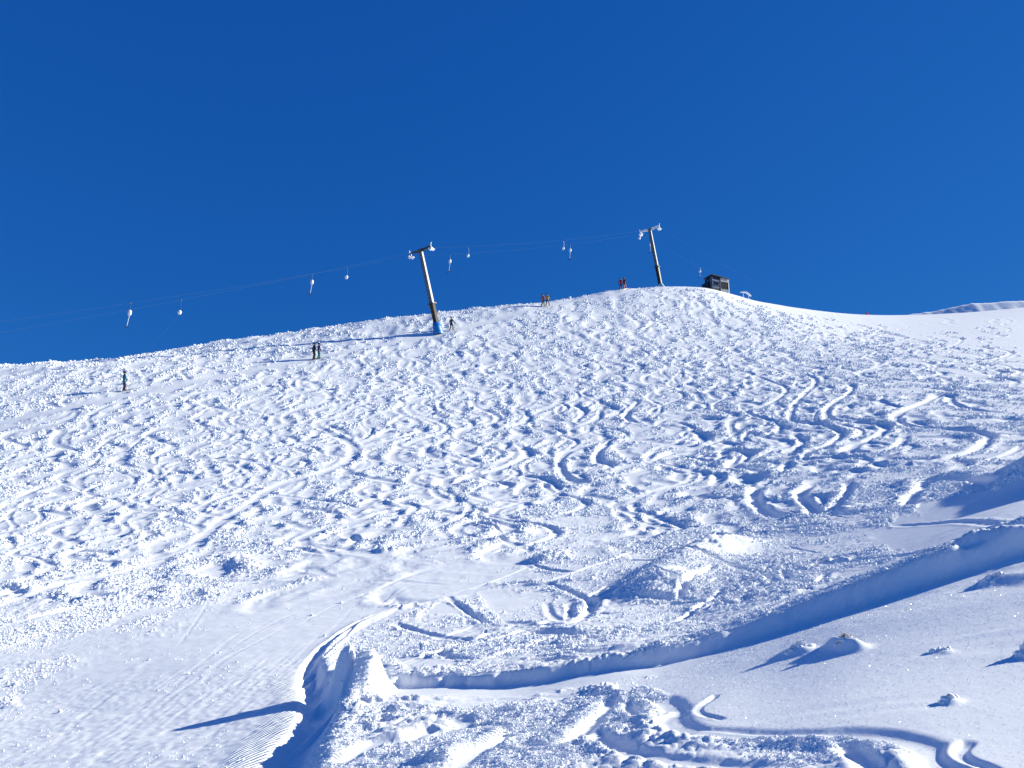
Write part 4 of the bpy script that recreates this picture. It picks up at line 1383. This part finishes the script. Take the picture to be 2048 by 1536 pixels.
# snow-plastered arched board on two posts right of the hut
def arch():
    d = float(crest_d(1490)) - 0.2
    a = ray(1492, 598, d)
    x = a.x; z = ground(x, d)
    sc = (d * cp + z * sp) / FPX                      # metres per pixel
    root = empty('snow_laden_sign', (x, d, z - .1), (0, 0, R(-10)))
    tag(root, 'low sign board on two white posts, plastered with rime, right of the hut', 'sign')
    hgt = 15 * sc
    for px_, hq in ((-4.5, hgt * .93), (5.5, hgt * .60)):
        MB().tube([(px_ * sc, 0, -.2), (px_ * sc, 0, hq)], .055, 8).build('post', M['rime'], root)
    bd = MB()
    prev = None
    prof = [(-10, .92, .5), (-7, 1.0, 1.2), (-3, 1.02, 2.2), (1, .98, 3.4), (5, .80, 4.0), (8, .58, 3.2), (10.5, .36, 1.5)]
    for xx, q, th in prof:
        top = hgt * q + .1
        r4 = [bd.bm.verts.new((xx * sc, yy, zz)) for yy, zz in ((-.16, top - th * sc), (.16, top - th * sc), (.12, top), (-.12, top))]
        if prev:
            for i in range(4): bd.bm.faces.new((prev[i], prev[(i + 1) % 4], r4[(i + 1) % 4], r4[i]))
        else: bd.bm.faces.new(r4[::-1])
        prev = r4
    bd.bm.faces.new(prev)
    bd.build('board', M['rime'], root, True)
arch()

# ------------------------------------------------------------------ frosted tufts of grass on the smooth slope
def tuft(px, row, w, h, label, blades, tan, seed, group):
    q = img2plan(px, row)
    x, y = float(q[0]), float(q[1])
    z = ground(x, y)
    root = empty('frosted_tuft', (x, y, z)); tag(root, label, 'grass tuft', group)
    rd = random.Random(seed)
    # the clump: many short bent stalks, joined because they cannot be picked apart
    for nm, mm, cnt in (('dry_stalks', M['grass'], int(blades * tan)), ('rimed_stalks', M['rime'], blades - int(blades * tan))):
        if cnt < 1: continue
        b = MB()
        for k in range(cnt):
            t = max(-.5, min(.5, rd.gauss(0.02, .2)))
            bx, by = t * w, rd.uniform(-.12, .12) * w
            bh = h * rd.uniform(.5, 1.05) * (1.1 - abs(t))
            lx = rd.uniform(-.5, .35) * bh
            g = ground(x + bx, y + by) - z - .01
            b.tube([(bx, by, g), (bx + lx * .4, by, g + bh * .6), (bx + lx, by - .01, g + bh)], [.0055, .0045, .0015], 4)
        tag(b.build(nm, mm, root), kind='stuff')
    # rime feathers sitting on the windward side
    r_ = MB()
    for k in range(14):
        bx = rd.uniform(-.45, .45) * w; by = rd.uniform(-.12, .08) * w
        r_.blob((bx, by, ground(x + bx, y + by) - z + rd.uniform(0, .25) * h), (rd.uniform(.012, .028),) * 2 + (rd.uniform(.010, .022),), 2, .15, seed * 31 + k)
    tag(r_.build('rime_feathers', M['rime'], root, True), kind='stuff')
TG = 'frosted tufts poking out of the smooth snow'
tuft(1694, 1298, .20, .045, 'largest frosted tuft, a domed snow lump topped with tan grass', 130, .7, 3, TG)
tuft(1600, 1304, .26, .07, 'spiky white rimed tuft just left of the domed snow lump', 90, .1, 4, TG)
tuft(1900, 1406, .11, .03, 'small rimed tuft alone on the smooth slope near the lower right', 50, .15, 5, TG)
tuft(1882, 1305, .14, .025, 'flat rimed tuft on the smooth slope, right of the domed lump', 40, .2, 6, TG)
tuft(2052, 1314, .14, .06, 'rimed tuft cut by the right edge of the picture', 50, .1, 7, TG)
tuft(1985, 1150, .26, .05, 'rimed tuft in the shaded hollow near the right edge', 60, .1, 8, TG)
print('done', time.time() - T0)
